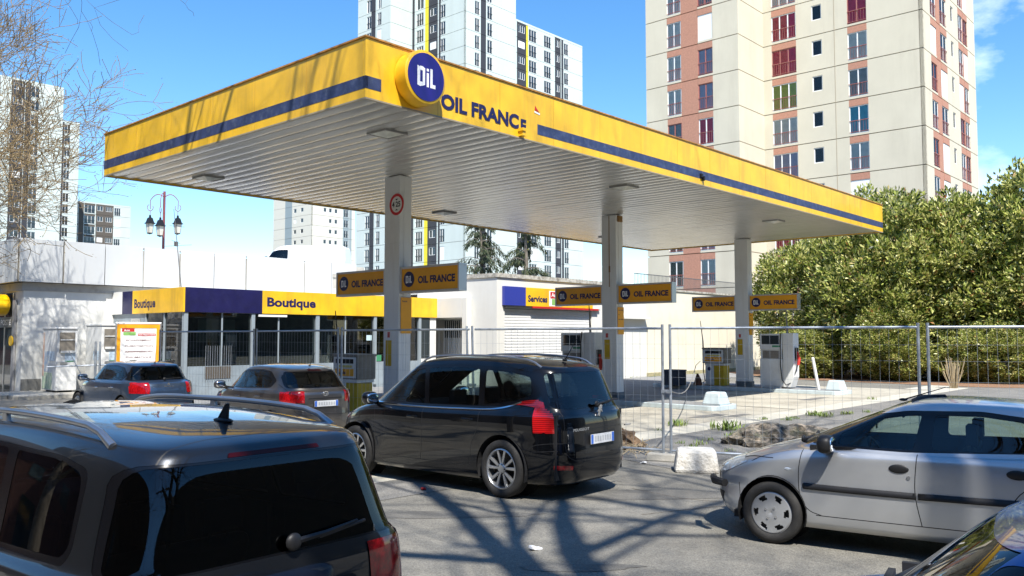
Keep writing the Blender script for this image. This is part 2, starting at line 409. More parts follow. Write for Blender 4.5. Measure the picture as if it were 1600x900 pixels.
mb.build('sticker_remnant', [M_let, mat('red_paint', (.5, .02, .02), .5)], can, recalc=False)
mb = MB(); mb.box(9.6, -.05, CB + .17, 9.68, -.003, CB + .25); mb.box(9.7, -.06, CB + .10, 9.75, -.003, CB + .2)
mb.build('bracket', M_black, can)
mb = MB()
for a in (4.4, 12.4, 20.4): mb.box(a - .14, .6, CB + .057, a + .14, CW - .6, CB + .3)
mb.build('beam', M_col, can)

# columns, each with its signs
CB_ = 4.45
KA = (4.4, 12.4, 20.4)
adj = ['nearest', 'middle', 'farthest']
M_ochre = mat('ochre_panel', (.55, .36, .01), .45, var=.1, vs_=3)
for i, a in enumerate(KA):
    ct = thing('canopy_column', ['white square column carrying the red round height limit sign', 'white square column streaked with a brown rust line, middle of the three',
               'white square column between the small pump and the tall white pump'][i], 'column', S(a, CB_), YAW, 'columns carrying the canopy')
    mb = MB()
    mb.box(-.17, -.25, .30, .17, .25, 3.9 - .006); mb.box(-.17, -.25, 3.9 + .006, .17, .25, CB - .02); mb.box(-.165, -.245, .25, .165, .245, CB)
    mb.build('shaft', M_col, ct, bevel=.012)
    mb = MB(); mb.box(-.05, -.2505, .3, .05, -.259, CB - .02); mb.build('cable_cover', M_col, ct, bevel=.003)
    mb = MB(); mb.box(-.19, -.27, .09, .19, .27, .32); mb.build('plinth', mat('column_plinth', (.10, .13, .15), .6, var=.2), ct, bevel=.01)
    mb = MB(); mb.box(-.176, -.02, 1.25, -.172, .17, 1.80); mb.build('notice_panel', M_ochre, ct)
    mb = MB(); mb.box(-.174, .04, 1.86, -.172, .12, 1.98); mb.build('no_smoking_sticker', [mat('sticker_red', (.5, .06, .05), .5)], ct)
    mb = MB(); mb.box(-.13, -.275, 1.95, .165, -.262, 2.72, 0)
    q = mb.build('price_panel', M_yel2, ct)
    mb = MB()
    for k, s_ in enumerate((['Gazole'], ['Sans Plomb', '95', 'Sans Plomb'], ['Gazole', '98'])[i]):
        add_text(mb, s_, (-.10, -.2765, 2.62 - k * .13), (1, 0, 0), (0, 0, 1), height=.035, bold=.02)
    mb.build('panel_lettering', M_navy, q)
    if i == 1:
        mb = MB(); mb.box(-.1715, -.03, 3.3, -.171, .0, CB - .02); mb.box(-.1715, -.05, 3.72, -.171, .01, 3.9); mb.build('rust_streak', mat('rust', (.30, .17, .06), .9, var=.3), ct)
        mb = MB(); mb.box(-.1, -.30, CB - .2, .1, -.25, CB - .03); mb.build('rust_cap', mat('rust'), ct)
    # two light boxes per column
    for sgn in (-1, 1):
        y0 = -.26 if sgn < 0 else 2.0; y1 = y0 - 1.80 if sgn < 0 else .26
        z0, z1 = 2.80, 3.36
        sg = thing('station_sign', ('orange box sign on the right side of the ' if sgn < 0 else 'orange box sign on the left side of the ') + ['column with the round limit sign', 'middle canopy column', 'farthest canopy column'][i],
                   'sign', S(a, CB_), YAW, 'orange signs on the canopy columns')
        yl, yr = max(y0, y1), min(y0, y1)       # reading direction is -y
        mb = MB(); mb.box(-.14, yr + .03, z0 + .03, .06, yl - .03, z1 - .03); mb.build('sign_box', M_yel2, sg)
        mb = MB()
        for (ya, yb, za, zb) in ((yr, yl, z0, z0 + .045), (yr, yl, z1 - .045, z1), (yl - .05, yl, z0 + .045, z1 - .045), (yr, yr + .03, z0 + .045, z1 - .045)):
            mb.box(-.155, ya, za, .075, yb, zb)
        mb.build('sign_frame', M_alu, sg, bevel=.004)
        mb = MB(); mb.lathe([(.0005, -.148), (.165, -.148), (.165, -.142)], 32, 0, 'x', (0, yl - .28, z0 + .29)); mb.build('sign_disc', M_navy, sg)
        mb = MB(); oil_logo(mb, (-.150, yl - .28, z0 + .29), (0, -1, 0), (0, 0, 1), .095); mb.build('disc_lettering', M_let, sg)
        mb = MB(); add_text(mb, 'OIL FRANCE', (-.1415, yl - .56, z0 + .20), (0, -1, 0), (0, 0, 1), width=1.12, height=.14, bold=.045); mb.build('sign_lettering', M_navy, sg)
        if sgn < 0:
            mb = MB(); mb.box(-.15, -.235, z0 + .05, .05, -.262, z1 - .05); mb.build('mounting_plate', M_alu, sg)
lim = thing('height_limit_sign', 'round white sign with red ring reading 4.25 high on the column', 'road sign', S(4.4 - .20, CB_ - .19, 4.72), YAW)
mb = MB(); mb.lathe([(.0005, 0), (.235, 0), (.235, .012), (.0005, .012)], 40, 0, 'x'); mb.build('plate', mat('sign_white', (.75, .75, .7), .4), lim)
mb = MB(); mb.lathe([(.175, -.004), (.235, -.004), (.235, -.001), (.175, -.001), (.175, -.004)], 40, 0, 'x'); mb.build('red_ring', mat('sign_red', (.55, .015, .02), .4), lim)
mb = MB(); add_text(mb, '4', (-.004, .15, -.05), (0, -1, 0), (0, 0, 1), height=.11, bold=.03); add_text(mb, '25', (-.004, .03, -.05), (0, -1, 0), (0, 0, 1), height=.11, bold=.03)
mb._add([(-.004, -.05, .12), (-.004, .05, .12), (-.004, 0, .085)], [(0, 1, 2)]); mb._add([(-.004, -.05, -.13), (-.004, .05, -.13), (-.004, 0, -.095)], [(0, 1, 2)])
mb.build('digits', M_black, lim)

# pump islands
M_isl = mat('pale_blue_kerb_paint', (.52, .60, .62), .6, var=.1, vs_=3, dirt=.5, ds=5, dirt_c=(.3, .3, .28))
for i, a in enumerate(KA):
    it = thing('pump_island', ['kerbed island under the nearest canopy column', 'pale painted kerbed island under the middle canopy column', 'pale painted kerbed island under the farthest column and the tall white pump'][i], 'island', S(a, CB_), YAW, 'pump islands')
    mb = MB(); pts = []
    for (cx, cy, s0) in ((.38, 3.3, 0), (-.38, 3.3, 90), (-.38, -3.35, 180), (.38, -3.35, 270)):
        for k in range(5): t = R(s0 + k * 22.5); pts.append((cx + .24 * math.cos(t), cy + .24 * math.sin(t)))
    mb.prism(pts, 0, .13, 'z'); mb.build('kerb', M_isl, it, bevel=.015)
    mb = MB(); mb._add([(x * .88, y * .975, .134) for x, y in pts], [tuple(range(len(pts)))]); mb.build('island_top', M_asph3, it, recalc=False)
# end blocks
def block(name, label, cat, loc, rz, w, d, h, m, taper=.75, bev=.03, group=None):
    mb = MB(); w2, d2 = w * taper, d * taper
    mb._add([(-w / 2, -d / 2, 0), (w / 2, -d / 2, 0), (w / 2, d / 2, 0), (-w / 2, d / 2, 0), (-w2 / 2, -d2 / 2, h), (w2 / 2, -d2 / 2, h), (w2 / 2, d2 / 2, h), (-w2 / 2, d2 / 2, h)],
            [(0, 3, 2, 1), (4, 5, 6, 7), (0, 1, 5, 4), (1, 2, 6, 5), (2, 3, 7, 6), (3, 0, 4, 7)])
    o = mb.build(name, m, bevel=bev); o.location = loc; o.rotation_euler = (0, 0, rz); return tag(o, label, cat, group)
for i, a in enumerate(KA[1:]):
    block('end_block', ['pale painted concrete block on the end of the middle pump island', 'pale painted concrete block beside the leaning white post'][i], 'concrete block', S(a, 1.2, .125), YAW, .55, .55, .33, M_isl, .72, .04, 'blocks on the island ends')
mb = MB(); mb.tube((0, 0, 0), (-.18, 0, 1.05), .05, n=16); mb.tube((-.18, 0, 1.05), (-.183, 0, 1.07), .05, .03, n=16)
o = mb.build('leaning_post', M_white, smooth=True); o.location = S(20.3, 1.75, .13); tag(o, 'white round post leaning to the left on the far pump island', 'post')
mb = MB(); mb.box(-.3, -.33, 0, .3, .33, .52); mb.box(-.32, -.35, .50, .32, .35, .56)
o = mb.build('dark_box', mat('dark_blue_grey_box', (.03, .045, .07), .6, var=.2), bevel=.015); o.location = S(19.6, 6.85, .13); o.rotation_euler = (0, 0, YAW); tag(o, 'dark blue grey square box on the left end of the far island', 'box')

# fuel pumps
M_pump = mat('pump_white', (.72, .73, .71), .4, var=.05, vs_=2, dirt=.3, ds=3, dirt_c=(.45, .43, .38))
M_pgrey = mat('pump_grey_metal', (.22, .20, .17), .5, var=.2, vs_=4)
def small_pump(loc, label, txt='Gazole'):
    p = thing('fuel_pump', label, 'fuel pump', loc, YAW, 'small old fuel pumps')
    mb = MB(); mb.box(-.22, -.36, 0, .22, .36, .72, 0); mb.build('pedestal', M_ochre, p, bevel=.01)
    mb = MB(); mb.box(-.235, .02, .02, -.222, .36, .72); f_ = mb.build('pedestal_panel', M_pump, p)
    mb = MB(); mb.lathe([(.0005, -.242), (.07, -.242), (.07, -.236)], 20, 0, 'x', (0, .2, .6)); mb.build('disc_badge', M_navy, f_)
    mb = MB(); mb.box(-.24, -.38, .725, .24, .38, .80); mb.build('neck', M_pump, p)
    mb = MB(); mb.box(-.26, -.42, .80, .26, .46, 1.32); mb.box(-.28, -.44, 1.31, .28, .48, 1.36); mb.build('head', M_pgrey, p, bevel=.01)
    mb = MB(); mb.box(-.275, -.38, .83, -.262, .42, 1.29); f_ = mb.build('face_panel', M_pump, p)
    mb = MB(); mb.box(-.282, -.30, 1.15, -.277, .34, 1.25); mb.build('counter_window', M_dark, f_)
    mb = MB(); mb.box(-.282, -.32, .87, -.277, .36, 1.03); g_ = mb.build('fuel_label', M_yel2, f_)
    mb = MB(); add_text(mb, txt, (-.2835, .30, .91), (0, -1, 0), (0, 0, 1), height=.08, bold=.03); mb.build('fuel_lettering', M_navy, g_)
    mb = MB(); mb.box(-.282, -.25, 1.06, -.277, .28, 1.11); mb.build('strip', mat('pale_yellow', (.65, .55, .15), .5), f_)
    mb = MB(); mb.path([(-.1, .5, .9), (-.1, .52, 1.6), (-.1, .62, 2.35)], [.03, .022, .010], 8); mb.path([(-.1, .5, 1.0), (-.12, .50, .5), (-.2, .40, .15), (-.15, .6, .03), (.1, .9, .02)], .018, 8)
    mb.build('hose_mast', M_black, p, smooth=True)
    mb = MB(); mb.box(-.15, .465, .85, .05, .53, 1.2); mb.build('nozzle_holder', M_pgrey, p, bevel=.01)
    return p
small_pump(S(4.35, 5.85, .13), 'small grey fuel pump with orange Gazole label left of the nearest column')
sp = small_pump(S(20.45, 5.55, .13), 'small grey and yellow fuel pump left of the farthest column', 'Gazole')
sk = MB(); sk.path([(0, 0, 0), (.02, 0, .2), (0, .02, .42)], [.16, .12, .03], 8)
o = sk.build('nozzle_cover', mat('brown_sacking', (.16, .07, .04), .95, var=.4), smooth=True); o.location = S(19.9, 6.05, .14); tag(o, 'crumpled brown wrapping over a nozzle at the foot of the small far pump', 'wrapping')
def tall_pump(loc, label, mir=1):
    p = thing('fuel_dispenser', label, 'fuel pump', loc, YAW, 'tall white fuel dispensers')
    w = .40
    mb = MB(); mb.box(-.25, -w, .06, .25, w, 1.0); mb.box(-.22, -w + .02, 1.0, -.16, w - .02, 1.32); mb.box(.16, -w + .02, 1.0, .22, w - .02, 1.32); mb.box(-.25, -w, 1.32, .25, w, 1.86)
    mb.box(-.24, -w + .05, 0, .24, w - .05, .06)
    mb.build('cabinet', M_pump, p, bevel=.012)
    mb = MB(); mb.box(-.258, -w + .08, 1.50, -.252, w - .08, 1.80); mb.build('display', M_wglass, p)
    mb = MB(); mb.box(-.258, -w + .06, 1.40, -.252, -w + .34, 1.46); mb.build('green_label', mat('green_label', (.05, .25, .12), .5), p)
    mb = MB(); mb.box(-.228, -w + .1, 1.02, -.223, w - .1, 1.28); mb.build('recess_panel', M_pgrey, p)
    mb = MB(); y0 = -w - .02; pts = [(-.24, .02), (.24, .02), (.24, 1.86), (-.24, 1.86)]
    mb.prism([(-w - .40, .40), (-w - .28, .04), (-w - .02, .04), (-w - .02, 1.88), (-w - .40, 1.88)] , -.22, .22, 'x'); mb.build('hose_column', M_pump, p, bevel=.012)
    mb = MB(); mb.box(-.12, -w - .44, .95, .10, -w - .402, 1.38); mb.build('nozzle_holder', M_black, p)
    mb = MB(); mb.path([(-.05, -w - .47, 1.25), (-.05, -w - .52, 1.0), (-.05, -w - .49, .8)], [.03, .06, .05], 8); mb.build('nozzle', mat('red_plastic', (.55, .04, .03), .4), p, smooth=True)
    mb = MB(); mb.path([(-.24, -w + .02, 1.9), (-.30, -w + .02, 1.6), (-.30, -w + .03, .8), (-.30, -w - .02, .3), (-.28, -w - .15, .12), (-.2, -w - .3, .2), (-.12, -w - .44, .6), (-.05, -w - .47, .8)], .018, 8); mb.build('hose', M_black, p, smooth=True)
    mb = MB(); mb.path([(0, -w - .1, 1.88), (0, -w - .08, 2.4), (0, -w - .05, 2.75)], [.035, .02, .012], 8); mb.build('mast', M_pgrey, p)
    return p
tall_pump(S(20.4, 3.35, .13), 'tall white fuel dispenser with red nozzle right of the farthest column')
tall_pump(S(12.4, 5.75, .13), 'tall white fuel dispenser left of the middle column with black hose mast')

# ================================================================== FENCE
FP = [Vector((-8.84, 21.4, 0)), Vector((-5.84, 19.5, 0)), Vector((-3.41, 16.95, 0)), Vector((-.69, 14.75, 0)), Vector((2.34, 13.0, 0)), Vector((5.58, 11.62, 0)), Vector((8.95, 10.7, 0)), Vector((12.4, 10.1, 0))]
fl = ['fence panel behind the info board and blue hatchback', 'fence panel in front of the shop windows', 'fence panel in front of the small pump and nearest column', 'fence panel behind the black car roof',
      'fence panel between the twin posts and the silver car', 'fence panel behind the silver car roof', 'outermost fence panel at the right edge']
for i in range(len(FP) - 1):
    p, q = FP[i], FP[i + 1]; d = (q - p); Ln = d.length; ang = math.atan2(d.y, d.x)
    t = thing('wire_fence', 'galvanised wire mesh ' + fl[i], 'fence', p, ang, 'temporary site fence panels')
    x0, x1 = .06, Ln - .06
    H_ = 2.0
    for x in (x0, x1):
        mb = MB(); lean = .06 if (i == 3 and x == x0) or (i == 2 and x == x1) else 0
        mb.tube((x, 0, .06), (x - lean, 0, 2.06), .021, n=10, caps=True); mb.build('post', M_galv, t, smooth=True)
    mb = MB(); mb.tube((x0, 0, H_), (x1, 0, H_), .019, n=10); mb.build('top_rail', M_galv, t, smooth=True)
    mb = MB(); mb.tube((x0, 0, .16), (x1, 0, .16), .019, n=10); mb.build('bottom_rail', M_galv, t, smooth=True)
    mb = MB(); k = int((x1 - x0) / .118)
    for j in range(1, k):
        x = x0 + (x1 - x0) * j / k; w1 = rnd.uniform(-.008, .008)
        mb.path([(x, 0, .16), (x + w1, rnd.uniform(-.006, .006), 1.1), (x, 0, H_)], .0019, 4, caps=False)
    for z in (.42, .70, .98, 1.26, 1.54, 1.76): mb.tube((x0, .004, z), (x1, .004, z), .0018, n=4, caps=False)
    mb.build('wire_mesh', M_galv, t)
    if i < len(FP) - 2:
        mb = MB(); mb.box(Ln - .075, -.03, 1.02, Ln + .075, .03, 1.07); mb.tube((Ln, -.05, 1.045), (Ln, .05, 1.045), .012); mb.build('clamp', M_galv, t)
for i, p in enumerate(FP[1:-1]):
    block('fence_foot', 'flat grey concrete foot under the fence posts ' + ['behind the blue hatchback', 'behind the grey hatchback', 'behind the black car bonnet', 'behind the black car', 'beside the whitewashed block', 'behind the silver car', ''][i],
          'fence foot', (p.x, p.y, 0), R(-25), .62, .24, .12, M_conc, .92, .02, 'concrete fence feet')
block('concrete_block', 'rounded whitewashed concrete block against the fence foot', 'concrete block', (2.57, 12.05, -.01), R(-8), .62, .42, .33, mat('whitewashed_concrete', (.62, .60, .55), .9, c2=(.36, .33, .28), vs_=5, vpos=(.45, .7), bump=.9, bs=25), .84, .05)
# rubble mound
def lump(name, c, r, m, seed, k=3, amp=.25):
    bm = bmesh.new(); bmesh.ops.create_icosphere(bm, subdivisions=4, radius=1)
    from mathutils import noise
    for v in bm.verts:
        p = v.co.copy(); f = 1 + amp * noise.fractal(p * k * .8 + Vector((seed, 0, 0)), 1., 2., 5) * 1.6
        v.co = Vector((p.x * r[0] * f, p.y * r[1] * f, max(-.05, p.z * r[2] * f)))
    me = bpy.data.meshes.new(name); bm.to_mesh(me); bm.free(); me.materials.append(m)
    o = bpy.data.objects.new(name, me); col.objects.link(o); o.location = c; return o
o = lump('rubble_mound', (4.72, 15.1, -.04), (.98, .6, .40), mat('rubble', (.065, .06, .05), .95, c2=(.40, .33, .25), vs_=9, vpos=(.42, .66), bump=1., bs=40, dirt=.8, ds=3., dirt_c=(.10, .11, .05)), 3.1, 4.6, .20); tag(o, 'weathered mound of dug up concrete rubble behind the silver car bonnet', 'rubble')
o = lump('earth_heap', (1.75, 14.6, 0), (.42, .35, .30), mat('dry_earth', (.12, .075, .04), .95, c2=(.30, .20, .12), vs_=9, bump=1., bs=30), 8.1, 4, .3); tag(o, 'small brown heap of earth behind the tail of the black car', 'earth heap')
mb = MB()
for i in range(26):
    x, y = rnd.uniform(1.35, 2.3), rnd.uniform(13.0, 14.2); t = rnd.uniform(0, PI); L_ = rnd.uniform(.25, .9)
    mb.path([(x, y, rnd.uniform(.01, .06)), (x + math.cos(t) * L_ * .5, y + math.sin(t) * L_ * .3, rnd.uniform(.05, .2)), (x + math.cos(t) * L_, y + math.sin(t) * L_ * .5, rnd.uniform(.01, .2))], .005, 4)
tag(mb.build('dry_twigs', mat('dry_twig', (.42, .33, .2), .9)), 'tangle of dry pale twigs lying at the fence behind the black car', 'twigs', kind='stuff')
# weeds
def weeds(spots, name='weed_tuft'):
    mg = mat('weed_green', (.10, .17, .03), .7, c2=(.22, .26, .05), vs_=6)
    mb = MB()
    for (x, y, s, n_) in spots:
        for k in range(n_):
            a = rnd.uniform(0, 2 * PI); r0 = rnd.uniform(0, s * .7); px, py = x + r0 * math.cos(a) * 1.6, y + r0 * math.sin(a)
            h = rnd.uniform(.3, 1.) * s * .8; b = rnd.uniform(0, 2 * PI); dx, dy = math.cos(b) * s * .25, math.sin(b) * s * .25
            mb._add([(px, py, 0), (px + dy * .25, py - dx * .25, h * .5), (px + dx, py + dy, h), (px - dy * .25, py + dx * .25, h * .55)], [(0, 1, 2, 3)])
    return mb.build(name, mg, recalc=False)
sp_ = []
for (px, py, s, n_) in ((1056, 661, .22, 60), (1133, 667, .30, 90), (1140, 678, .16, 40), (1106, 683, .12, 30), (1270, 645, .20, 70), (1285, 647, .2, 60), (1320, 643, .15, 50), (1228, 652, .15, 50), (1060, 688, .10, 30), (1078, 694, .12, 30),
                        (1190, 651, .12, 40), (1352, 640, .12, 40), (1027, 668, .1, 20), (1360, 620, .15, 30), (1135, 700, .1, 20), (1090, 690, .15, 30), (1240, 650, .12, 30)):
    g = G(px, py + 4); sp_.append((g.x, g.y, s, n_))
for k in range(30):
    p = S(rnd.uniform(20, 35), 12.5); sp_.append((p.x, p.y, .1, 15))
tag(weeds(sp_), 'low green weeds sprouting in cracks of the forecourt', 'weeds', kind='stuff')
# small litter on the road
for (px, py, m_, lb) in ((663, 762, mat('red_paint'), 'crushed red and white packet on the asphalt near the black car'), (1003, 722, M_let, 'crumpled white paper behind the bumper of the black car'), (838, 853, M_let, 'tiny white paper scrap in the open asphalt')):
    g = G(px, py); mb = MB(); mb.box(-.05, -.025, 0, .05, .025, .02); mb.box(-.07, -.01, .005, -.02, .04, .03)
    o = mb.build('litter', m_, bevel=.004); o.location = g; o.rotation_euler = (.1, .15, rnd.uniform(0, 3)); tag(o, lb, 'litter')
def blob(cx, cy, rx, ry, seed, n=26):
    r_ = random.Random(seed); ph = [r_.uniform(0, 6.28) for _ in range(4)]
    return [(cx + rx * math.cos(t) * (1 + .16 * math.sin(2 * t + ph[0]) + .10 * math.sin(5 * t + ph[1]) + .05 * math.sin(9 * t + ph[2])), cy + ry * math.sin(t) * (1 + .16 * math.sin(3 * t + ph[3]))) for t in [2 * PI * k / n for k in range(n)]]
M_patch = mat('road_patch', (.105, .10, .088), .9, c2=(.15, .142, .125), vs_=2, bump=.5, bs=60); speckle(M_patch, 110., .3)
M_stain = mat('oil_stain', (.06, .057, .05), .7, c2=(.12, .115, .10), vs_=5); speckle(M_stain, 110., .25)
for k, (px, py, rx, ry) in enumerate(((1010, 770, 1.5, .30), (700, 800, .9, .18), (905, 880, .5, .12))):
    g = G(px, py); sheet('asphalt_patch', blob(g.x, g.y, rx, ry, k), .0012 + k * .0003, M_patch)
# cracks / joints in the asphalt
mb = MB()
for pts in (((590, 757), (640, 748), (700, 742)), ((590, 775), (660, 762), (720, 755)), ((985, 760), (1060, 775), (1150, 783)), ((1000, 800), (1090, 790), (1140, 786))):
    P_ = [G(*p) for p in pts]
    for k in range(len(P_) - 1):
        d = (P_[k + 1] - P_[k]).normalized(); nrm = Vector((-d.y, d.x, 0)) * .012
        nn = 6
        for j in range(nn):
            a_ = P_[k].lerp(P_[k + 1], j / nn) + nrm * rnd.uniform(-1, 1); b_ = P_[k].lerp(P_[k + 1], (j + 1) / nn) + nrm * rnd.uniform(-1, 1)
            mb._add([tuple(a_ - nrm * .5) , tuple(b_ - nrm * .5), tuple(b_ + nrm * .5), tuple(a_ + nrm * .5)], [(0, 1, 2, 3)])
mb.v = [(x, y, .002) for x, y, z in mb.v]
tag(mb.build('road_cracks', mat('crack_brown', (.12, .09, .06), .95), recalc=False), kind='structure')
# sagging cable at the fence
mb = MB(); a_, b_ = Vector((2.4, 13.1, 1.05)), S(20.2, 6.1, 1.0)
pts = [a_.lerp(b_, k / 14) - Vector((0, 0, .35 * math.sin(PI * min(1, k / 14 * 1.4)) * (1 if k < 10 else .6))) for k in range(15)]
tag(mb.path([tuple(p) for p in pts], .011, 6).build('cable', mat('grey_cable', (.25, .24, .22), .6), smooth=True), 'thin sagging cable tied from the fence post to the far pump', 'cable')

# ================================================================== BUILDINGS NEAR
# ---- shop
bq = thing('shop', 'low station shop with yellow and navy Boutique fascia and dark windows', 'shop', S(5.25, 15.68), YAW)
SW, SD = 10.7, 5.15
FZ0, FZ1 = 2.66, 3.44
mb = MB()
mb.box(0, 0, FZ0, .05, SD, FZ1)                      # left face white backing
mb.box(.05, .001, FZ0, SW, SD, FZ1 - .06)
mb.build('roof', M_white, bq)
def strip(name, m, x0, x1, parent, z0=FZ0, z1=FZ1): # on the front face
    mb = MB(); mb.box(x0, -.05, z0, x1, 0, z1); return mb.build(name, m, parent, bevel=.004)
strip('fascia', M_blue, 0., 2.72, bq); fy = strip('fascia', M_yel, 2.725, SW, bq)
mb = MB(); mb.box(-.05, -.05, FZ0, 0, 3.55, FZ1); fy2 = mb.build('fascia', M_yel, bq, bevel=.004)
mb = MB(); mb.box(-.05, 3.555, FZ0, 0, 4.35, FZ1); mb.build('fascia', M_blue, bq, bevel=.004)
mb = MB(); mb.box(-.05, 4.355, FZ0, 0, SD, FZ1); mb.build('fascia', M_white, bq, bevel=.004)
mb = MB(); add_text(mb, 'Boutique', (2.90, -.054, FZ0 + .26), (1, 0, 0), (0, 0, 1), width=1.95, height=.29, bold=.038); mb.build('fascia_lettering', M_navy, fy)
mb = MB(); add_text(mb, 'Boutique', (-.054, 3.40, FZ0 + .20), (0, -1, 0), (0, 0, 1), width=1.55, height=.29, bold=.03); mb.build('fascia_lettering', M_navy, fy2)
M_pan = mat('grey_blue_panel', (.26, .31, .35), .45, var=.15, vs_=1.5, dirt=.4, ds=2, dirt_c=(.2, .2, .19))
mb = MB(); zb = .95
mb.box(.0, .04, 0, SW - .9, .12, zb); mb.box(.0, .12, 0, .08, SD, zb); mb.build('sill_wall', M_pan, bq)
M_shopg = glass('shop_glass', (.60, .68, .66), 1.0, 1.7)
mb = MB(); mb.box(.02, .07, zb, SW - .9, .085, FZ0); mb.box(.04, .1, zb, .055, 2.6, FZ0); mb.build('window', M_shopg, bq)
M_muln = mat('blue_grey_mullion', (.36, .42, .46), .4, metal=.3)
for x in (.0, 2.35, 4.9, 7.5, 9.75):
    mb = MB(); mb.box(x, -.02, .1, x + (.13 if x not in (4.9,) else .15), .13, FZ0); mb.build('post', M_muln, bq, bevel=.005)
for x in (1.3, 3.4, 6.2, 8.6):
    mb = MB(); mb.box(x, .05, zb, x + .05, .12, FZ0); mb.build('mullion', M_muln, bq)
for y in (1.3, 2.6):
    mb = MB(); mb.box(0, y, zb, .09, y + .07, FZ0); mb.build('mullion', M_muln, bq)
mb = MB(); mb.box(0.01, 2.67, zb, .06, SD, FZ0); mb.build('wall_panel', M_pan, bq)
mb = MB(); mb.box(-.02, 3.0, 2.05, .0, 3.7, 2.5); mb.build('poster_frame', M_alu, bq)
mb = MB(); mb.box(-.012, 3.05, 2.1, -.022, 3.65, 2.45); mb.build('poster', mat('grey_poster', (.35, .36, .36), .4), bq)
# interior: back wall, floor, counter, shelves, posters
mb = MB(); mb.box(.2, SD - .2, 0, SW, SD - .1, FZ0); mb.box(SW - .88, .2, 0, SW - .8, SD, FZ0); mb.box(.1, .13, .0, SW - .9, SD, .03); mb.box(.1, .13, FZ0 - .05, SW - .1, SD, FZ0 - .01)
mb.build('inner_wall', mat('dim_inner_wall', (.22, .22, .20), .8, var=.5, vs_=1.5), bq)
mb = MB(); mb.box(.6, .25, 1.7, 1.9, .27, 2.45); mb.build('blind', mat('pale_blind', (.42, .47, .45), .7), bq)
mb = MB()
for k in range(12):
    y = .25 + k * .12; mb.box(.09, y, zb, .12, y + .07, FZ0)
mb.build('curtain', mat('pale_green_curtain', (.48, .60, .52), .8, var=.2, vs_=3), bq)
mb = MB(); mb.box(2.6, 1.6, 0, 4.4, 2.2, 1.05); mb.build('counter', mat('counter_brown', (.12, .10, .08), .6), bq)
for x in (5.4, 6.9):
    mb = MB(); mb.box(x, 2.5, 0, x + .9, 2.9, 1.7); mb.build('shelf', mat('shelf_grey', (.25, .25, .24), .6), bq)
mb = MB(); mb.box(.75, .02, .55, 1.65, .035, .93); mb.build('letter_grille', mat('brown_grille', (.09, .075, .06), .6), bq)
mb = MB()
for k in range(12): mb.tube((.75 + k * .08, .0, .5), (.75 + k * .08, .0, 1.6), .006, n=5)
mb.build('bars', M_galv, bq)
# fuel price stickers in window
mb = MB(); mb.box(8.9, .058, 1.0, 9.05, .064, 1.5); mb.box(9.15, .058, 1.75, 9.28, .064, 1.62); mb.box(9.12, .058, 1.3, 9.3, .064, 1.45)
mb.build('window_sticker', mat('cyan_sticker', (.15, .45, .55), .5), bq)
mb = MB(); mb.box(7.2, .058, 1.75, 7.45, .064, 1.95); mb.build('window_sticker', mat('pale_sticker', (.5, .65, .68), .5), bq)
mb = MB(); mb.box(7.0, .03, .97, 7.9, .038, 1.2); mb.build('green_notice', mat('green_label'), bq)
mb = MB(); mb.box(2.6, -.03, FZ0 - .1, 3.7, .02, FZ0 - .03); mb.build('strip_light', M_white, bq)
mb = MB(); mb.box(SW - .9, .02, 0, SW, .08, FZ0); mb.build('end_wall', M_white, bq)
mb = MB(); mb.box(SW - .9, -.001, zb + .1, SW - .35, .015, FZ0 - .02); mb.build('side_window', M_wglass, bq)

# ---- post office: wall with big white sheet parapet
M_sheet = mat('white_sheet_panel', (.50, .51, .505), .45, var=.05, vs_=.7, dirt=.35, ds=.9, dirt_c=(.52, .52, .50))
po = thing('post_office', 'long white flat-roofed post office with tall white sheet parapet', 'building', S(2.33, 20.84), YAW)
PL = 14.4
mb = MB(); mb.box(0, -.006, .0, .62, -.001, .5); mb.build('wall_base', mat('grey_wall_base', (.20, .20, .19), .85, var=.2), po)
mb = MB(); mb.box(0, 0, 0, PL, 9, 3.68); mb.build('wall', mat('white_render', (.66, .66, .63), .8, var=.06, vs_=1.3, dirt=.45, ds=1.1, dirt_c=(.42, .41, .38), bump=.2, bs=30), po)
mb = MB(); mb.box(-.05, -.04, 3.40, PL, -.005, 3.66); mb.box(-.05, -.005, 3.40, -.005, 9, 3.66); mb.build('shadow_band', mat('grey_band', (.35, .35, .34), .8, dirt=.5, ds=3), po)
xs = -.25; k = 0
while xs < 12.2:
    w = 1.36
    mb = MB(); mb.box(xs + .022, -.30, 3.68, xs + w - .022, -.25, 5.10); mb.box(xs + .012, -.25, 5.05, xs + w - .012, .1, 5.10)
    pp = mb.build('parapet_panel', M_sheet, po, bevel=.006); pp.rotation_euler = (R(rnd.uniform(-.5, .5)), 0, 0)
    xs += w; k += 1
ys = -.25
while ys < 9:
    mb = MB(); mb.box(-.30, ys + .012 + (.06 if ys < 0 else 0), 3.68, -.25, ys + 1.36 - .012, 5.10)
    mb.build('parapet_panel', M_sheet, po, bevel=.006); ys += 1.36
mb = MB(); mb.box(-.22, -.22, 3.7, PL - .6, 9, 4.98); mb.build('roof_deck', M_conc, po)
mb = MB(); mb.box(12.05, -.28, 3.55, PL, -.05, 4.45); mb.box(12.05, -.32, 4.45, PL, -.0, 4.6); mb.build('concrete_parapet', M_conc, po)
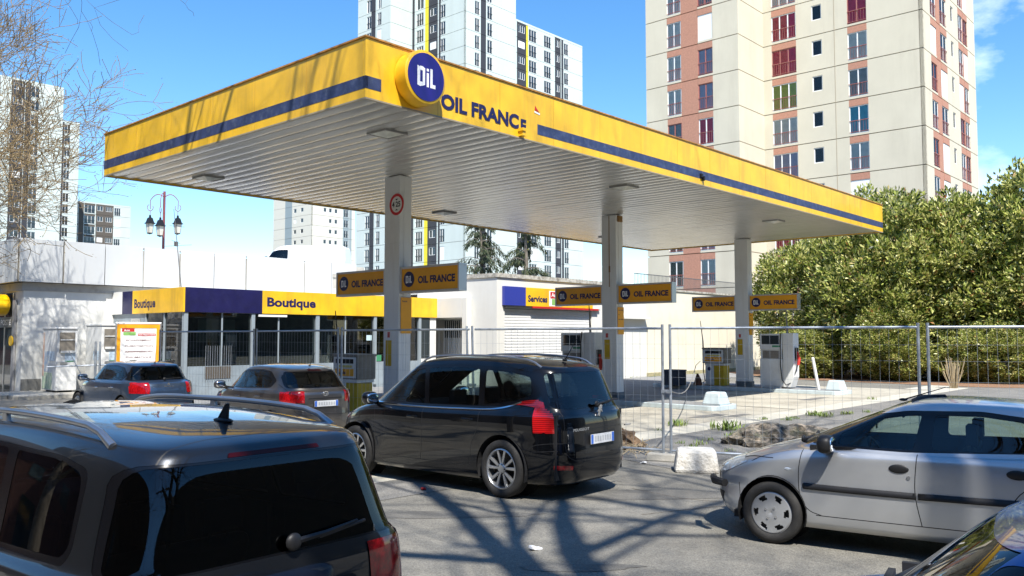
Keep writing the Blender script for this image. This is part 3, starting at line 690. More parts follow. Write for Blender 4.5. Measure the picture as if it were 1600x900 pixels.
# entrance on the left face (normal -x)
mb = MB(); mb.box(-.08, .5, 0, -.02, .72, 3.1); mb.build('door_jamb', mat('grey_door_jamb', (.25, .25, .26), .5), po)
mb = MB(); mb.box(-.06, .75, 2.2, -.02, 3.2, 2.55); sb = mb.build('name_band', mat('dark_band', (.12, .12, .12), .5), po)
mb = MB(); add_text(mb, 'LA POSTE', (-.064, 2.35, 2.28), (0, -1, 0), (0, 0, 1), width=1.45, height=.18, bold=.02); mb.build('name_lettering', M_let, sb)
mb = MB(); mb.box(-.03, .75, 0, -.01, 3.2, 2.2); mb.box(-.03, .75, 2.55, -.01, 3.2, 3.35); mb.build('entrance_glass', M_wglass, po)
for y in (.75, 1.5, 2.3, 3.1):
    mb = MB(); mb.box(-.05, y, 0, -.01, y + .07, 3.35); mb.build('door_post', M_alu, po)
ov = thing('oval_sign', 'yellow oval post office sign with dark bird mark above the entrance', 'sign', S(2.33 - .02, 20.84 + 1.35, 2.95), YAW)
mb = MB(); mb.lathe([(.001, -.55), (.28, -.53), (.36, -.50), (.36, -.12), (.001, -.10)], 40, 0, 'x'); o = mb.build('sign_body', mat('postal_yellow', (.85, .50, .0), .35, coat=.3), ov, smooth=True); o.scale = (1, 1.7, 1)
mb = MB()
for dz in (0, .12): mb._add([(-.562, .42, dz - .05), (-.562, .0, dz - .05), (-.562, -.30, dz + .03), (-.562, .1, dz + .03)], [(0, 1, 2, 3)])
mb._add([(-.562, -.02, -.05), (-.562, .16, -.16), (-.562, -.12, .03)], [(0, 1, 2)]); mb.build('bird_mark', M_navy, ov)
mb = MB(); mb.lathe([(.001, -.5), (.16, -.48), (.16, -.3), (.001, -.3)], 24, 0, 'x', (0, 0, -.48)); mb.build('small_disc', MATS['postal_yellow'], ov, smooth=True)
o = MB().lathe([(.001, -.02), (.17, -.02), (.17, .02), (.001, .02)], 24, 0, 'x').build('wall_badge', MATS['postal_yellow']); o.location = S(2.2, 21.45, 1.75); o.rotation_euler = (0, 0, YAW); tag(o, 'small round yellow badge beside the post office door', 'badge')

# ---- clothing containers
M_bin = mat('bin_white', (.70, .71, .70), .5, var=.05, vs_=2, dirt=.35, ds=2.5, dirt_c=(.45, .44, .42))
def cont(a, b, w, d, h, label):
    t = thing('donation_container', label, 'container', S(a, b, .12), YAW, 'white donation containers')
    mb = MB(); mb.box(0, 0, .06, w, d, h); mb.box(-.02, -.03, h, w + .02, d + .02, h + .07); mb.build('body', M_bin, t, bevel=.015)
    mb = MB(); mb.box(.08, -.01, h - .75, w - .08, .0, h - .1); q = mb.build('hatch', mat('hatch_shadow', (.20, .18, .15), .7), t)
    mb = MB(); mb.box(.1, -.06, h - .75, w - .1, -.012, h - .68); mb.box(.1, -.03, h - .35, w - .1, -.012, h - .32); mb.build('hatch_tray', M_bin, q)
    mb = MB(); mb.box(.1, -.03, .9, .1 + w * .35, -.004, .98); mb.build('handle', M_alu, t, bevel=.01)
    mb = MB(); mb.box(.25, -.006, 1.0, w - .06, -.002, 1.28, 0); mb.box(.25, -.008, .97, w - .06, -.002, 1.0, 1)
    MB().box(-.006, d * .15, 1.0, -.002, d * .5, 1.3).build('side_notice', mat('pale_blue_print', (.50, .62, .74), .5, var=.3, vs_=14), t)
    mb.build('notice', [mat('pale_blue_print', (.50, .62, .74), .5, var=.3, vs_=14), mat('green_label')], t)
    mb = MB(); mb.box(.1, .1, 0, w - .1, d - .1, .07); mb.build('skid', M_black, t)
    return t
c1 = cont(2.75, 19.0, .62, 1.2, 2.0, 'narrow white donation container with painted side near the post office corner')
mb = MB(); mb.box(-.007, .35, .1, -.002, 1.15, .62, 0); mb.box(-.009, .6, .66, -.004, 1.0, 1.3, 1); mb.box(-.009, 1.02, .5, -.004, 1.15, 1.9, 2)
mb.build('side_picture', [mat('green_print', (.35, .50, .33), .6, c2=(.65, .68, .55), vs_=9), mat('blue_print', (.30, .45, .62), .6, c2=(.75, .72, .66), vs_=6), mat('orange_print', (.70, .38, .25), .6, c2=(.75, .72, .66), vs_=5)], c1)
cont(4.0, 18.7, 1.15, 1.25, 2.12, 'wide white donation container between the narrow one and the info board')
# ---- info board
ib = thing('info_board', 'yellow framed white board listing garage services in red and grey', 'notice board', (-10.30, 23.6, 0), R(24)); ib.scale = (.87, 1, 1)
bw = .62
mb = MB(); mb.box(-bw - .05, -.06, .35, bw + .05, .12, 2.28); mb.box(-.4, -.02, 0, -.3, .08, .35); mb.box(.3, -.02, 0, .4, .08, .35); mb.build('case', M_alu, ib, bevel=.02)
mb = MB()
for (x0, z0, x1, z1) in ((-bw, .4, -bw + .10, 2.22), (bw - .10, .4, bw, 2.22), (-bw + .1, 2.12, bw - .1, 2.22), (-bw + .1, .4, bw - .1, .5)): mb.box(x0, -.075, z0, x1, -.06, z1)
mb.build('yellow_frame', M_yel2, ib)
mb = MB(); mb.box(-bw + .1, -.066, .5, bw - .1, -.0605, 2.12); mb.build('panel', M_let, ib)
mb = MB(); mb.box(-.48, -.07, 2.02, -.12, -.067, 2.11); mb.box(-.02, -.07, 1.90, .50, -.067, 1.97); q = mb.build('red_label', mat('red_paint'), ib)
mb = MB(); add_text(mb, 'Auto', (-.42, -.073, 2.035), (1, 0, 0), (0, 0, 1), height=.055, bold=.03); add_text(mb, 'NOS PRESTATIONS', (.0, -.073, 1.917), (1, 0, 0), (0, 0, 1), width=.48, height=.035, bold=.03); mb.build('label_lettering', M_let, q)
mb = MB(); mb.box(-.44, -.07, 1.92, -.08, -.067, 2.01); mb.build('green_mark', mat('light_green', (.22, .45, .12), .5), ib)
mb = MB()
for k, s_ in enumerate(('ECHAPPEMENT', 'CLIMATISATION', 'AMORTISSEURS', 'PNEUMATIQUE', 'FREINAGE', 'DISTRIBUTION', 'VIDANGE')):
    add_text(mb, s_, (.02, -.0675, 1.76 - k * .155), (1, 0, 0), (0, 0, 1), width=min(.82, .068 * len(s_)), height=.045, bold=.02, center=True)
mb._add([(-.38, -.0685, 1.455), (.38, -.0685, 1.49), (.38, -.0685, 1.50), (-.38, -.0685, 1.47)], [(0, 1, 2, 3)])
mb.build('list_lettering', mat('grey_red_lettering', (.16, .07, .07), .6), ib)
# loose scaffold bars in front
mb = MB(); mb.tube((0, 0, 1.05), (2.0, .1, 1.12), .02); mb.tube((1.25, -.02, 0), (1.25, -.02, 1.75), .035); mb.tube((1.35, .02, 0), (1.35, .02, 1.75), .03); mb.tube((.55, 0, 1.5), (1.1, 0, .4), .012)
o = mb.build('loose_barrier', M_galv, smooth=True); o.location = (-12.8, 23.6, 0); o.rotation_euler = (0, 0, R(10)); tag(o, 'leaning steel barrier left of the yellow framed board', 'barrier')

# ---- service garage
ga = thing('service_garage', 'white service garage with roller shutter and blue and yellow Services sign', 'garage', S(16.4, 12.75), YAW)
GL = 10.4
M_gw = mat('bright_white_render', (.68, .67, .62), .75, var=.04, vs_=1., dirt=.3, ds=1.2, dirt_c=(.58, .56, .50), streak=True)
sx0, sx1, shz = .45, 6.1, 3.02
def poly_wall(mb, x0, x1, y0, y1, z0, z1): mb.box(x0, y0, z0, x1, y1, z1)
mb = MB()
poly_wall(mb, 0, sx0, 0, .3, 0, 4.2); poly_wall(mb, sx1, GL, 0, .3, 0, 4.25); poly_wall(mb, sx0, sx1, 0, .3, shz, 4.2)
poly_wall(mb, 0, .3, .3, 1.55, 0, 4.2); poly_wall(mb, 0, .3, 1.55, 4.6, 2.6, 4.2); poly_wall(mb, .55, .8, 1.55, 4.6, 0, 2.6)
poly_wall(mb, .3, GL, .3, 9, 3.7, 3.9); poly_wall(mb, GL - .3, GL, .3, 9, 0, 3.9)
mb.build('wall', M_gw, ga)
M_cap = mat('mossy_coping', (.50, .48, .42), .9, c2=(.14, .12, .09), vs_=6, vpos=(.42, .72), bump=.4, bs=30)
mb = MB(); mb.box(-.05, -.06, 4.2, GL, .36, 4.36); mb.box(-.05, .36, 4.2, .36, 4.6, 4.36); mb.build('coping', M_cap, ga)
mb = MB(); z = .04; k = 0
while z < shz - .12:
    if not (.62 < z < 1.0): mb.prism([(.10, z), (.085, z + .02), (.085, z + .09), (.10, z + .115)], sx0, sx1, 'x')
    z += .118; k += 1
sh = mb.build('roller_shutter', mat('shutter_white', (.72, .72, .70), .45, var=.05), ga)
mb = MB(); mb.box(sx0, .10, .0, sx1, .12, shz); mb.build('shutter_back', mat('shutter_gap', (.25, .25, .25), .6), ga)
for k in range(7):
    x = sx0 + .1 + k * (sx1 - sx0 - .1) / 7; mb = MB(); mb.box(x, .06, .62, x + .84, .095, 1.12); mb.build('shutter_window', M_wglass, sh)
mb = MB(); mb.box(sx0, -.09, shz + .02, 6.6, -.002, shz + .10); mb.build('lintel_strip', M_conc, ga)
zz0, zz1 = 3.12, 3.86
mb = MB(); mb.box(.30, -.14, zz0, 1.55, -.01, zz1); mb.build('sign_blue', mat('mid_blue_paint', (.03, .045, .30), .4), ga)
mb = MB(); mb.box(1.555, -.14, zz0, 6.0, -.01, zz1); sy = mb.build('sign_yellow', M_yel, ga)
mb = MB(); add_text(mb, 'Services', (1.68, -.145, zz0 + .18), (1, 0, 0), (0, 0, 1), width=1.20, height=.25, bold=.035); mb.build('sign_lettering', M_navy, sy)
mb = MB(); mb.box(3.0, -.15, zz0 + .03, 3.8, -.141, zz1 - .08, 0); mb.box(3.07, -.155, zz0 + .35, 3.73, -.151, zz1 - .12, 1); mb.box(3.17, -.155, zz0 + .08, 3.73, -.151, zz0 + .33, 2)
q = mb.build('sign_badge', [M_let, mat('red_paint'), mat('light_green')], sy)
mb = MB(); add_text(mb, 'Auto', (3.13, -.158, zz0 + .42), (1, 0, 0), (0, 0, 1), width=.52, height=.16, bold=.03); mb.build('badge_lettering', M_let, q)
mb = MB(); mb.box(1.96, -.16, zz0 - .08, 6.4, -.02, zz0 - .005); mb.build('red_edge', mat('red_paint'), ga)
# side wall details (normal -x): barred window, fascia continuation, pier, downpipe
mb = MB(); mb.box(-.30, 1.62, FZ0, .0, 4.4, FZ1); mb.box(-.30, 1.35, 0, -.02, 1.60, 3.44); mb.build('side_canopy', M_gw, ga)
mb = MB(); mb.box(.53, 2.5, 1.85, .549, 3.5, 2.55); mb.build('barred_window', M_wglass, ga)
mb = MB()
for k in range(9): mb.box(.50, 2.5 + k * .12, 1.2, .52, 2.525 + k * .12, 2.6)
mb.build('window_bars', M_white, ga)
mb = MB(); mb.tube((-.34, 1.8 + 2.2, 3.3), (-.5, 1.5 + 2.2, 3.15), .03); mb.box(-.62, 3.5, 2.85, -.5, 3.75, 3.15); mb.build('wall_lamp', mat('grey_lamp', (.45, .46, .47), .5), ga)
mb = MB(); mb.box(.50, 2.3, .62, .549, 2.9, 1.05); mb.build('notice_yellow', M_yel2, ga)
# yard wall
yw = thing('yard_wall', 'long cream rendered boundary wall with damp stains at its foot', 'wall', S(26.8, 12.75), YAW)
mb = MB(); mb.box(0, 0, 0, 12.5, .3, 4.15); mb.build('wall', mat('cream_render', (.74, .68, .54), .85, var=.04, vs_=.8, dirt=.4, ds=1.0, dirt_c=(.50, .42, .30), bump=.2, bs=30), yw)
mb = MB(); mb.box(0, -.05, 4.15, 12.5, .34, 4.24); mb.build('coping', M_cap, yw)
mb = MB(); mb.box(0.002, -.006, 0, 12.5, 0, .18); mb.build('mossy_foot', mat('mossy_foot', (.25, .24, .12), .95, c2=(.45, .38, .24), vs_=7), yw)
mb = MB()
for k in range(84): mb.box(k * .13, .6, 4.0, k * .13 + .016, .616, 5.05)
mb.box(0, .59, 5.05, 11, .625, 5.09); mb.box(0, .59, 4.3, 11, .625, 4.33)
o = mb.build('terrace_railing', mat('railing_grey', (.12, .12, .12), .6)); o.location = S(28.0, 13.6); o.rotation_euler = (0, 0, YAW); tag(o, 'thin dark metal railing above the cream boundary wall', 'railing')
mb = MB(); mb.box(-3, -.6, 2.7, 3, 0, 3.0)
o = mb.build('concrete_ledge', M_white); o.location = S(22.5, 12.9); o.rotation_euler = (0, 0, YAW); o.parent = None; bpy.data.objects.remove(o)
mb = MB(); mb.box(8.1, -.35, 2.72, 10.3, -.004, 2.82); mb.build('door_ledge', M_gw, ga)

# ================================================================== TOWER BLOCKS
def wall_strip(mb, M_, u0, u1, zs, m, y=0., t=.3, gap=.02):
    for k in range(len(zs) - 1): mb.box(u0, y, zs[k] + gap, u1, y + t, zs[k + 1] - gap, m)
def facade(root, face, u0, L_, nfl, z0, st, cols, mats, wallm, jointm, core, side='b', skip=0, wins=None, depth=.22):
    """cols: list of (ua, ub, kind); the rest of the face is plain wall. side 'b': runs along +y with outward -x, 'a': runs along +x with outward -y.
    face = (x, y) of the start corner in the building frame"""
    fx, fy_ = face
    def T(u0, u1, d0, d1, z0_, z1_, mb, m=0):      # u along, d outward positive
        if side == 'b': mb.box(fx - d1, fy_ + u0, z0_, fx - d0, fy_ + u1, z1_, m)
        else: mb.box(fx + u0, fy_ - d1, z0_, fx + u1, fy_ - d0, z1_, m)
    zs = [z0 + st * k for k in range(nfl + 1)]
    edges = sorted([(a, b, k) for a, b, k in cols]); cur = u0; g = .03
    mw, mo = wallm
    for a, b, k in edges + [(L_, L_, None)]:
        if a > cur + .01:
            for q in range(nfl): T(cur, a, -.25, 0, zs[q] + g, zs[q + 1] - g, mw)
        cur = b
    for a, b, k in edges:
        for q in range(nfl):
            za, zb = zs[q] + g, zs[q + 1] - g
            if k == 'dark' or k == 'yel' or k == 'blue': T(a, b, -.25, -.02, za, zb, mw, {'dark': 1, 'yel': 2, 'blue': 3}[k]); continue
            wa, wb, h0, h1, below, above = WK[k]
            a1, b1 = a + wa, b - wb
            if wa > 0: T(a, a1, -.25, 0, za, zb, mw, above)
            if wb > 0: T(b1, b, -.25, 0, za, zb, mw, above)
            if zs[q] + h0 > za: T(a1, b1, -.25, 0, za, zs[q] + h0, mw, below)
            if zb > zs[q] + h1: T(a1, b1, -.25, 0, zs[q] + h1, zb, mw, above)
            if wins is not None: wins.append((side, fx, fy_, a1, b1, zs[q] + h0, zs[q] + h1, k, q))
WK = {'fr': (0, 0, .18, 2.28, 0, 1), 'fr3': (0, 0, .18, 2.28, 0, 1), 'sm': (0, 0, 1.15, 2.35, 0, 0), 'wfr': (0, 0, .15, 2.3, 0, 0), 'dsm': (.35, .35, 1.05, 2.35, 1, 1), 'ssm': (0, 0, 1.0, 2.1, 0, 0), 'bfr': (.25, .25, .3, 2.3, 3, 3)}
def winmesh(w, h, nl, rail, side_, simple=False):
    """window: local frame, u along x (or y), outward -y (or -x); origin at lower-left of the opening on the wall plane"""
    pass
_wc = {}
def window(root, spec, frame_m, curtain_m=None, rail_m=None, n_leaf=2, shut=False, simple=False, extra=True):
    side, fx, fy_, a, b, z0, z1, k, q = spec
    w = round(b - a, 2); h = round(z1 - z0, 2)
    key = (w, h, frame_m.name, curtain_m.name if curtain_m else '', rail_m.name if rail_m else '', n_leaf, shut, simple)
    if key not in _wc:
        d = .05; parts = []
        mb = MB(); f = .07
        mb.box(0, d, 0, f, d + .06, h); mb.box(w - f, d, 0, w, d + .06, h); mb.box(f, d, 0, w - f, d + .06, f); mb.box(f, d, h - f, w - f, d + .06, h)
        for j in range(1, n_leaf): x = w * j / n_leaf; mb.box(x - f * .6, d + .001, f, x + f * .6, d + .06, h - f)
        if shut: mb.box(f, d - .01, f, w - f, d + .02, h - f)
        if not shut and simple: mb.box(f, d + .045, f, w - f, d + .05, h - f, 1)
        fr = (mb.v, mb.f, mb.m)
        parts.append(('window', mb, [frame_m, M_wglass], None))
        if not simple and not shut:
            g = MB(); g.box(f, d + .03, f, w - f, d + .036, h - f); parts.append(('pane', g, [M_wpane], 0))
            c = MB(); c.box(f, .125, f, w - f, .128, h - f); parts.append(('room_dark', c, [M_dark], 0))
            if curtain_m:
                c = MB(); n_ = int(w / .14)
                lo, hi = (0, w) if extra else (0, w * .5)
                for j in range(n_):
                    x = f + j * (w - 2 * f) / n_
                    c.box(x, .110 - (j % 2) * .004, f, x + (w - 2 * f) / n_, .114 - (j % 2) * .004, h - f)
                parts.append(('curtain', c, [curtain_m], 0))
        if rail_m and not shut:
            r_ = MB(); r_.box(0, .0, .96, w, .03, 1.0); r_.box(0, .0, .12, w, .03, .15)
            for j in range(1, int(w / .18)): x = j * w / int(w / .18); r_.box(x - .007, .005, .15, x + .007, .02, .96)
            parts.append(('railing', r_, [rail_m], 0))
        mes = []
        for nm, m_, ms, par in parts:
            ob = m_.build(nm, ms); mes.append((nm, ob.data, par)); bpy.data.objects.remove(ob)
        _wc[key] = mes
    first = None
    for nm, me, par in _wc[key]:
        ob = bpy.data.objects.new(nm, me); col.objects.link(ob)
        if par is None:
            ob.parent = root; first = ob
            if side == 'a': ob.location = (fx + a, fy_, z0)
            else: ob.location = (fx, fy_ + b, z0); ob.rotation_euler = (0, 0, R(-90))
        else: ob.parent = first
    return first
M_wpane = glass('pane_glass', (.93, .95, .95), .8, 1.35)

# ---- cream tower, right
M_cream = mat('cream_panel', (.60, .55, .43), .85, var=.05, vs_=.35, dirt=.45, ds=.6, dirt_c=(.46, .41, .31), streak=True)
M_brick = mat('pink_brick', (.44, .22, .15), .9, var=.12, vs_=8)
M_joint = mat('joint_brown', (.40, .33, .23), .9)
TA = thing('tower_block', 'tall cream apartment tower with pink brick bands and red curtains', 'tower block', (0, 0, 0), YAW, 'apartment blocks on the skyline')
def toAB(x, y): v = Vector((x, y, 0)); return v.dot(A), v.dot(B)
K = toAB(29.3, 59.8); z0_, st_ = .1, 2.8; NF = 12
# object frame = rotated world: x along A, y along B
wins = []
mb = MB()
ka, kb = K
facade(TA, (ka, kb), 0, 12.35, NF, z0_, st_, [(3.9, 5.33, 'fr'), (7.3, 8.09, 'sm'), (9.35, 11.38, 'fr3')], None, (mb, None), None, None, 'b', wins=wins)
kc = toAB(17.26, 64.9); ra = kc[0]; rb = kb + 12.35
facade(TA, (ra, rb), 0, 8.14, NF, z0_, st_, [(1.95, 3.25, 'fr'), (3.25, 4.8, 'dark'), (4.8, 6.1, 'fr')], None, (mb, None), None, None, 'b', wins=wins)
facade(TA, (ka, kb), 0, 14.0, NF, z0_, st_, [(1.85, 3.3, 'fr'), (3.3, 4.3, 'dark'), (4.3, 5.9, 'fr'), (7.1, 7.8, 'sm'), (9.1, 10.4, 'fr'), (10.4, 10.6, 'dark'), (10.6, 11.8, 'fr')], None, (mb, None), None, None, 'a', wins=wins)
zs = [z0_ + st_ * k for k in range(NF + 1)]
for q in range(NF): mb.box(ra, rb - .25, zs[q] + .03, ka + .0, rb, zs[q + 1] - .03)      # recess return (normal -y)
H_ = zs[-1]
mb.box(ka - .05, kb + 1.0, H_, ka + 14, kb + 12.35, H_ + .5); mb.box(ra - .05, rb, H_, ka + 14, rb + 8.14, H_ + .5)
for q in range(NF): mb.box(ka + 6.42 - 99, 0, 0, ka + 6.42 - 99, 0, 0)
mb.build('wall', [M_cream, M_brick, M_cream, M_cream], TA)
mb = MB(); mb.box(ka + .24, kb + .24, 0, ka + 13.9, rb + .2, H_); mb.box(ra + .24, rb - .20, 0, ka + 13.9, rb + 8.1, H_); mb.build('core', M_joint, TA)
mb = MB(); mb.box(ka - .012, kb + 6.30, .1, ka - .001, kb + 6.34, H_); mb.build('panel_joint', M_joint, TA)
M_cur = {n_: mat('curtain_' + n_, c_, .8, var=.1, vs_=3) for n_, c_ in dict(red=(.72, .02, .07), white=(.72, .70, .66), lilac=(.42, .40, .55), cyan=(.08, .40, .55), green=(.42, .46, .06), grey=(.30, .30, .30), pink=(.62, .30, .33)).items()}
rw = random.Random(11)
# floors counted from the sky down: read off the photo for the three front columns
known = {('b', 9.35): {8: 'red', 9: 'red', 7: 'green', 6: 'white', 5: 'lilac', 4: 'red', 3: 'red'}, ('b', 3.9): {9: 'red', 8: 'white', 7: 'grey', 6: 'cyan', 5: 'white', 4: 'SHUT', 3: 'white'},
         ('b2', 1.95): {8: 'lilac', 7: 'lilac', 6: 'red', 9: 'SHUT', 5: 'red'}, ('b2', 4.8): {9: 'white', 8: 'white', 7: 'white', 6: 'grey', 5: 'lilac'}}
nwin = 0
tower_w = []
for w_ in wins:
    side, fx, fy_, a, b, z0w, z1w, k, q = w_
    if q == 0: continue
    key = ('b2' if abs(fx - ra) < .01 and side == 'b' else side, round(a, 2))
    cn_ = known.get(key, {}).get(q) or rw.choice(['white', 'lilac', 'red', 'grey', 'white', 'white', None, 'pink'])
    if side == 'a' and rw.random() < .35: cn_ = 'SHUT'
    fm = M_wwhite if (cn_ in ('white', 'cyan', None) or rw.random() < .6) else M_redc
    if k == 'sm': o = window(TA, w_, M_wwhite, None, None, 1)
    elif cn_ == 'SHUT': o = window(TA, w_, M_wwhite, None, None, 2, shut=True)
    else: o = window(TA, w_, fm, M_cur.get(cn_), M_redc, 3 if k == 'fr3' else 2)
    nwin += 1
print('tower windows', nwin)

# ---- pale tower with dark, yellow stripes: two blocks
M_pale = mat('pale_mint_panel', (.54, .60, .57), .8, var=.04, vs_=.2, dirt=.4, ds=.5, dirt_c=(.44, .48, .45), streak=True)
M_dk = mat('charcoal_panel', (.035, .037, .045), .7)
M_ylw = mat('yellow_stripe_panel', (.68, .58, .03), .7)
M_bgr = mat('blue_grey_panel', (.26, .32, .34), .8)
M_jl = mat('joint_grey', (.40, .42, .40), .9)
def far_tower(label, segs, H, st, top_fl_offset, returns, cores, rails=True, mats=(M_pale, M_dk, M_ylw, M_bgr), nmax=100, visible=lambda z: True):
    T_ = thing('tower_block', label, 'tower block', (0, 0, 0), YAW, 'apartment blocks on the skyline')
    nfl = int(H / st); z0 = H - st * nfl
    mb = MB(); wl_ = []
    for (face, L_, cols, side) in segs: facade(T_, face, 0, L_, nfl, z0, st, cols, None, (mb, None), None, None, side, wins=wl_)
    for (x0, y0, x1, y1) in returns:
        for q in range(nfl): mb.box(x0, y0, z0 + st * q + .03, x1, y1, z0 + st * (q + 1) - .03)
    for (x0, y0, x1, y1) in cores: mb.box(x0 - .02, y0 - .02, H, x1, y1, H + .35)
    mb.build('wall', list(mats), T_)
    mb = MB()
    for (x0, y0, x1, y1) in cores: mb.box(x0 + .24, y0 + .24, 0, x1, y1, H)
    mb.build('core', M_jl, T_)
    vis = [w_ for w_ in wl_ if visible(w_)]
    rest = [w_ for w_ in wl_ if not visible(w_)]
    vis.sort(key=lambda w_: -w_[5]); rest += vis[nmax:]; vis = vis[:nmax]
    rr = random.Random(len(wl_))
    for w_ in vis:
        sh = rr.random() < .12; n_ = 1 if w_[7] in ('ssm', 'sm') else (3 if w_[4] - w_[3] > 1.6 else 2)
        window(T_, w_, M_wwhite, None, (M_black if (w_[7] in ('fr', 'wfr', 'fr3', 'bfr') and rails) else None), n_, shut=sh, simple=True)
    if rest:
        mb = MB()
        for (side, fx, fy_, a, b, za, zb, k, q) in rest:
            for (u0, u1, v0, v1, m_, d0, d1) in ((a, b, za, zb, 1, .14, .15), (a, a + .08, za, zb, 0, .10, .14), (b - .08, b, za, zb, 0, .10, .14), ((a + b) / 2 - .05, (a + b) / 2 + .05, za, zb, 0, .10, .14), (a, b, zb - .08, zb, 0, .101, .139), (a, b, za, za + .08, 0, .101, .139)):
                if side == 'b': mb.box(fx + d0, fy_ + u0, v0, fx + d1, fy_ + u1, v1, m_)
                else: mb.box(fx + u0, fy_ + d0, v0, fx + u1, fy_ + d1, v1, m_)
        o = mb.build('window', [M_wwhite, M_wglass], T_); o['kind'] = 'stuff'
    return T_
k1 = toAB(-7.4, 131.6); k2 = toAB(-19.95, 136.6)
s1 = (k1[0], k1[1]); s2 = (k2[0], k1[1] + 12.7)
def photo_vis(lo, hi):    # windows whose height shows between canopy and frame
    return lambda w_: lo < w_[5] < hi or w_[5] < 22
far_tower('pale green high tower with a yellow vertical stripe rising behind the canopy corner',
          [(s1, 12.7, [(4.47, 5.56, 'wfr'), (5.56, 6.0, 'dark'), (6.25, 8.45, 'dsm'), (8.45, 9.3, 'yel'), (9.7, 11.4, 'wfr'), (11.9, 12.7, 'dark')], 'b'),
           (s2, 8.3, [(2.09, 3.07, 'wfr'), (3.6, 4.75, 'dark'), (4.75, 5.9, 'wfr')], 'b'),
           (s1, 12.0, [(2.23, 3.3, 'wfr'), (3.57, 4.8, 'dark'), (5.08, 6.3, 'wfr')], 'a')],
          64.4, 2.8, 0, [(s2[0], s2[1] - .25, s1[0], s2[1])], [(s1[0], s1[1], s1[0] + 12, s2[1]), (s2[0], s2[1], s1[0] + 12, s2[1] + 8.3)], visible=photo_vis(38, 56))
k3 = toAB(-1.96, 143.9)
far_tower('lower pale green block with dark window strips right of the high striped tower',
          [(k3, 23., [(2.76, 3.7, 'wfr'), (4.2, 6.67, 'dsm'), (6.67, 7.2, 'yel'), (7.38, 9.5, 'wfr'), (11.6, 13.6, 'wfr'), (14.7, 16.4, 'dsm'), (16.6, 17.2, 'dark'), (17.4, 18.7, 'wfr')], 'a')],
          57.3, 2.8, 0, [], [(k3[0], k3[1], k3[0] + 23, k3[1] + 12)], visible=photo_vis(34, 60))
# ---- left towers
def edge(px, z): q = (px - 800) / 1335; return toAB(q * z, z)
E1 = edge(89, 165); L1 = 16.
far_tower('pale tower behind the bare tree at the left edge',
          [((E1[0] - L1, E1[1]), L1, [(L1 - 5.8, L1 - 4.3, 'wfr'), (L1 - 6.8, L1 - 5.8, 'dark'), (L1 - 9.2, L1 - 6.9, 'dsm'), (L1 - 14, L1 - 12, 'wfr')], 'a')],
          50.4, 2.8, 0, [], [(E1[0] - L1, E1[1], E1[0], E1[1] + 12)], visible=lambda w_: w_[3] > 5)
E2 = edge(116, 207); L2 = 9.
far_tower('narrow pale tower with a dark window strip beside the bare tree tower',
          [((E2[0] - L2, E2[1]), L2, [(L2 - 3.5, L2 - 2.1, 'wfr'), (L2 - 4.4, L2 - 3.5, 'dark')], 'a')],
          54.0, 2.8, 0, [], [(E2[0] - L2, E2[1], E2[0], E2[1] + 12)])
E3 = edge(200, 233); L3 = 20.
far_tower('low dark brown apartment block with pale right end above the post office roof',
          [((E3[0] - L3, E3[1]), L3, [(L3 - 4.4, L3 - 2.7, 'wfr'), (L3 - 7., L3 - 4.6, 'dsm'), (L3 - 9.2, L3 - 7., 'dsm'), (L3 - 12.2, L3 - 9.4, 'fr3'), (L3 - 13.6, L3 - 12.3, 'dark'), (L3 - 15.4, L3 - 13.7, 'fr3')], 'a')],
          37.4, 2.8, 0, [], [(E3[0] - L3, E3[1], E3[0], E3[1] + 12)], mats=(M_pale, mat('brown_panel', (.10, .085, .07), .8), M_dk, M_bgr))
E4 = edge(485, 220)
far_tower('distant beige block with blue grey window bays seen under the canopy',
          [(E4, 18., [(9., 12.3, 'dark'), (7., 8.2, 'ssm'), (3.8, 5.0, 'ssm')], 'b'),
           (E4, 13.9, [(3.7, 4.6, 'ssm'), (5.4, 6.3, 'ssm'), (7.2, 8.1, 'ssm'), (9.9, 11.9, 'bfr'), (12., 12.8, 'blue')], 'a')],
          45, 2.8, 0, [], [(E4[0], E4[1], E4[0] + 13.9, E4[1] + 18)], mats=(mat('beige_panel', (.62, .60, .52), .85), M_bgr, M_bgr, M_bgr))
# ---- unseen terraces added round the viewer for the paintwork and glass to mirror
bk = thing('added_terrace', 'long brown brick terrace, unseen, added to darken the car reflections', 'building', (0, 0, 0), YAW)
mb = MB(); mb.box(-34, -33, 0, -26, 60, 19); mb.build('wall', mat('brown_brick', (.12, .075, .05), .9, var=.2, vs_=2), bk)
mb = MB()
for k in range(10):
    for z in (1.2, 4.4, 7.6): mb.box(-26, -14 + k * 4.4, z, -25.97, -12.6 + k * 4.4, z + 1.7)
mb.build('window', M_wglass, bk)
bk = thing('added_terrace', 'dark red brick row house, unseen far to the left, added for window reflections', 'building', (-48, 8, 0), 0)  # unseen row added so the side windows mirror a wall instead of sky
mb = MB(); mb.box(-8, -25, 0, 0, 38, 9); mb.build('wall', mat('red_brick', (.13, .06, .045), .9, var=.2, vs_=2), bk)
mb = MB(); mb.prism([(-8.5, 9.002), (.5, 9.002), (-4, 12)], -25, 38, 'y'); mb.build('roof', mat('slate_roof', (.06, .06, .065), .7), bk)
mb = MB()
for k in range(14):
    for z in (1.2, 4.6): mb.box(0, -23 + k * 4.4, z, .03, -21.6 + k * 4.4, z + 1.7)
mb.build('window', M_wglass, bk)
bk = thing('added_terrace', 'long dull cream terrace, unseen, added to darken the glass reflections', 'building', (0, 0, 0), YAW)  # unseen block added tall to keep bright sky out of the rear glass
mb = MB(); mb.box(-25, -42, 0, 62, -34, 17); mb.build('wall', mat('dull_cream', (.16, .13, .10), .9, var=.1, vs_=1), bk)
mb = MB()
for k in range(14):
    for z in (1.2, 4.6): mb.box(-20 + k * 4.4, -34, z, -18.6 + k * 4.4, -33.97, z + 1.7)
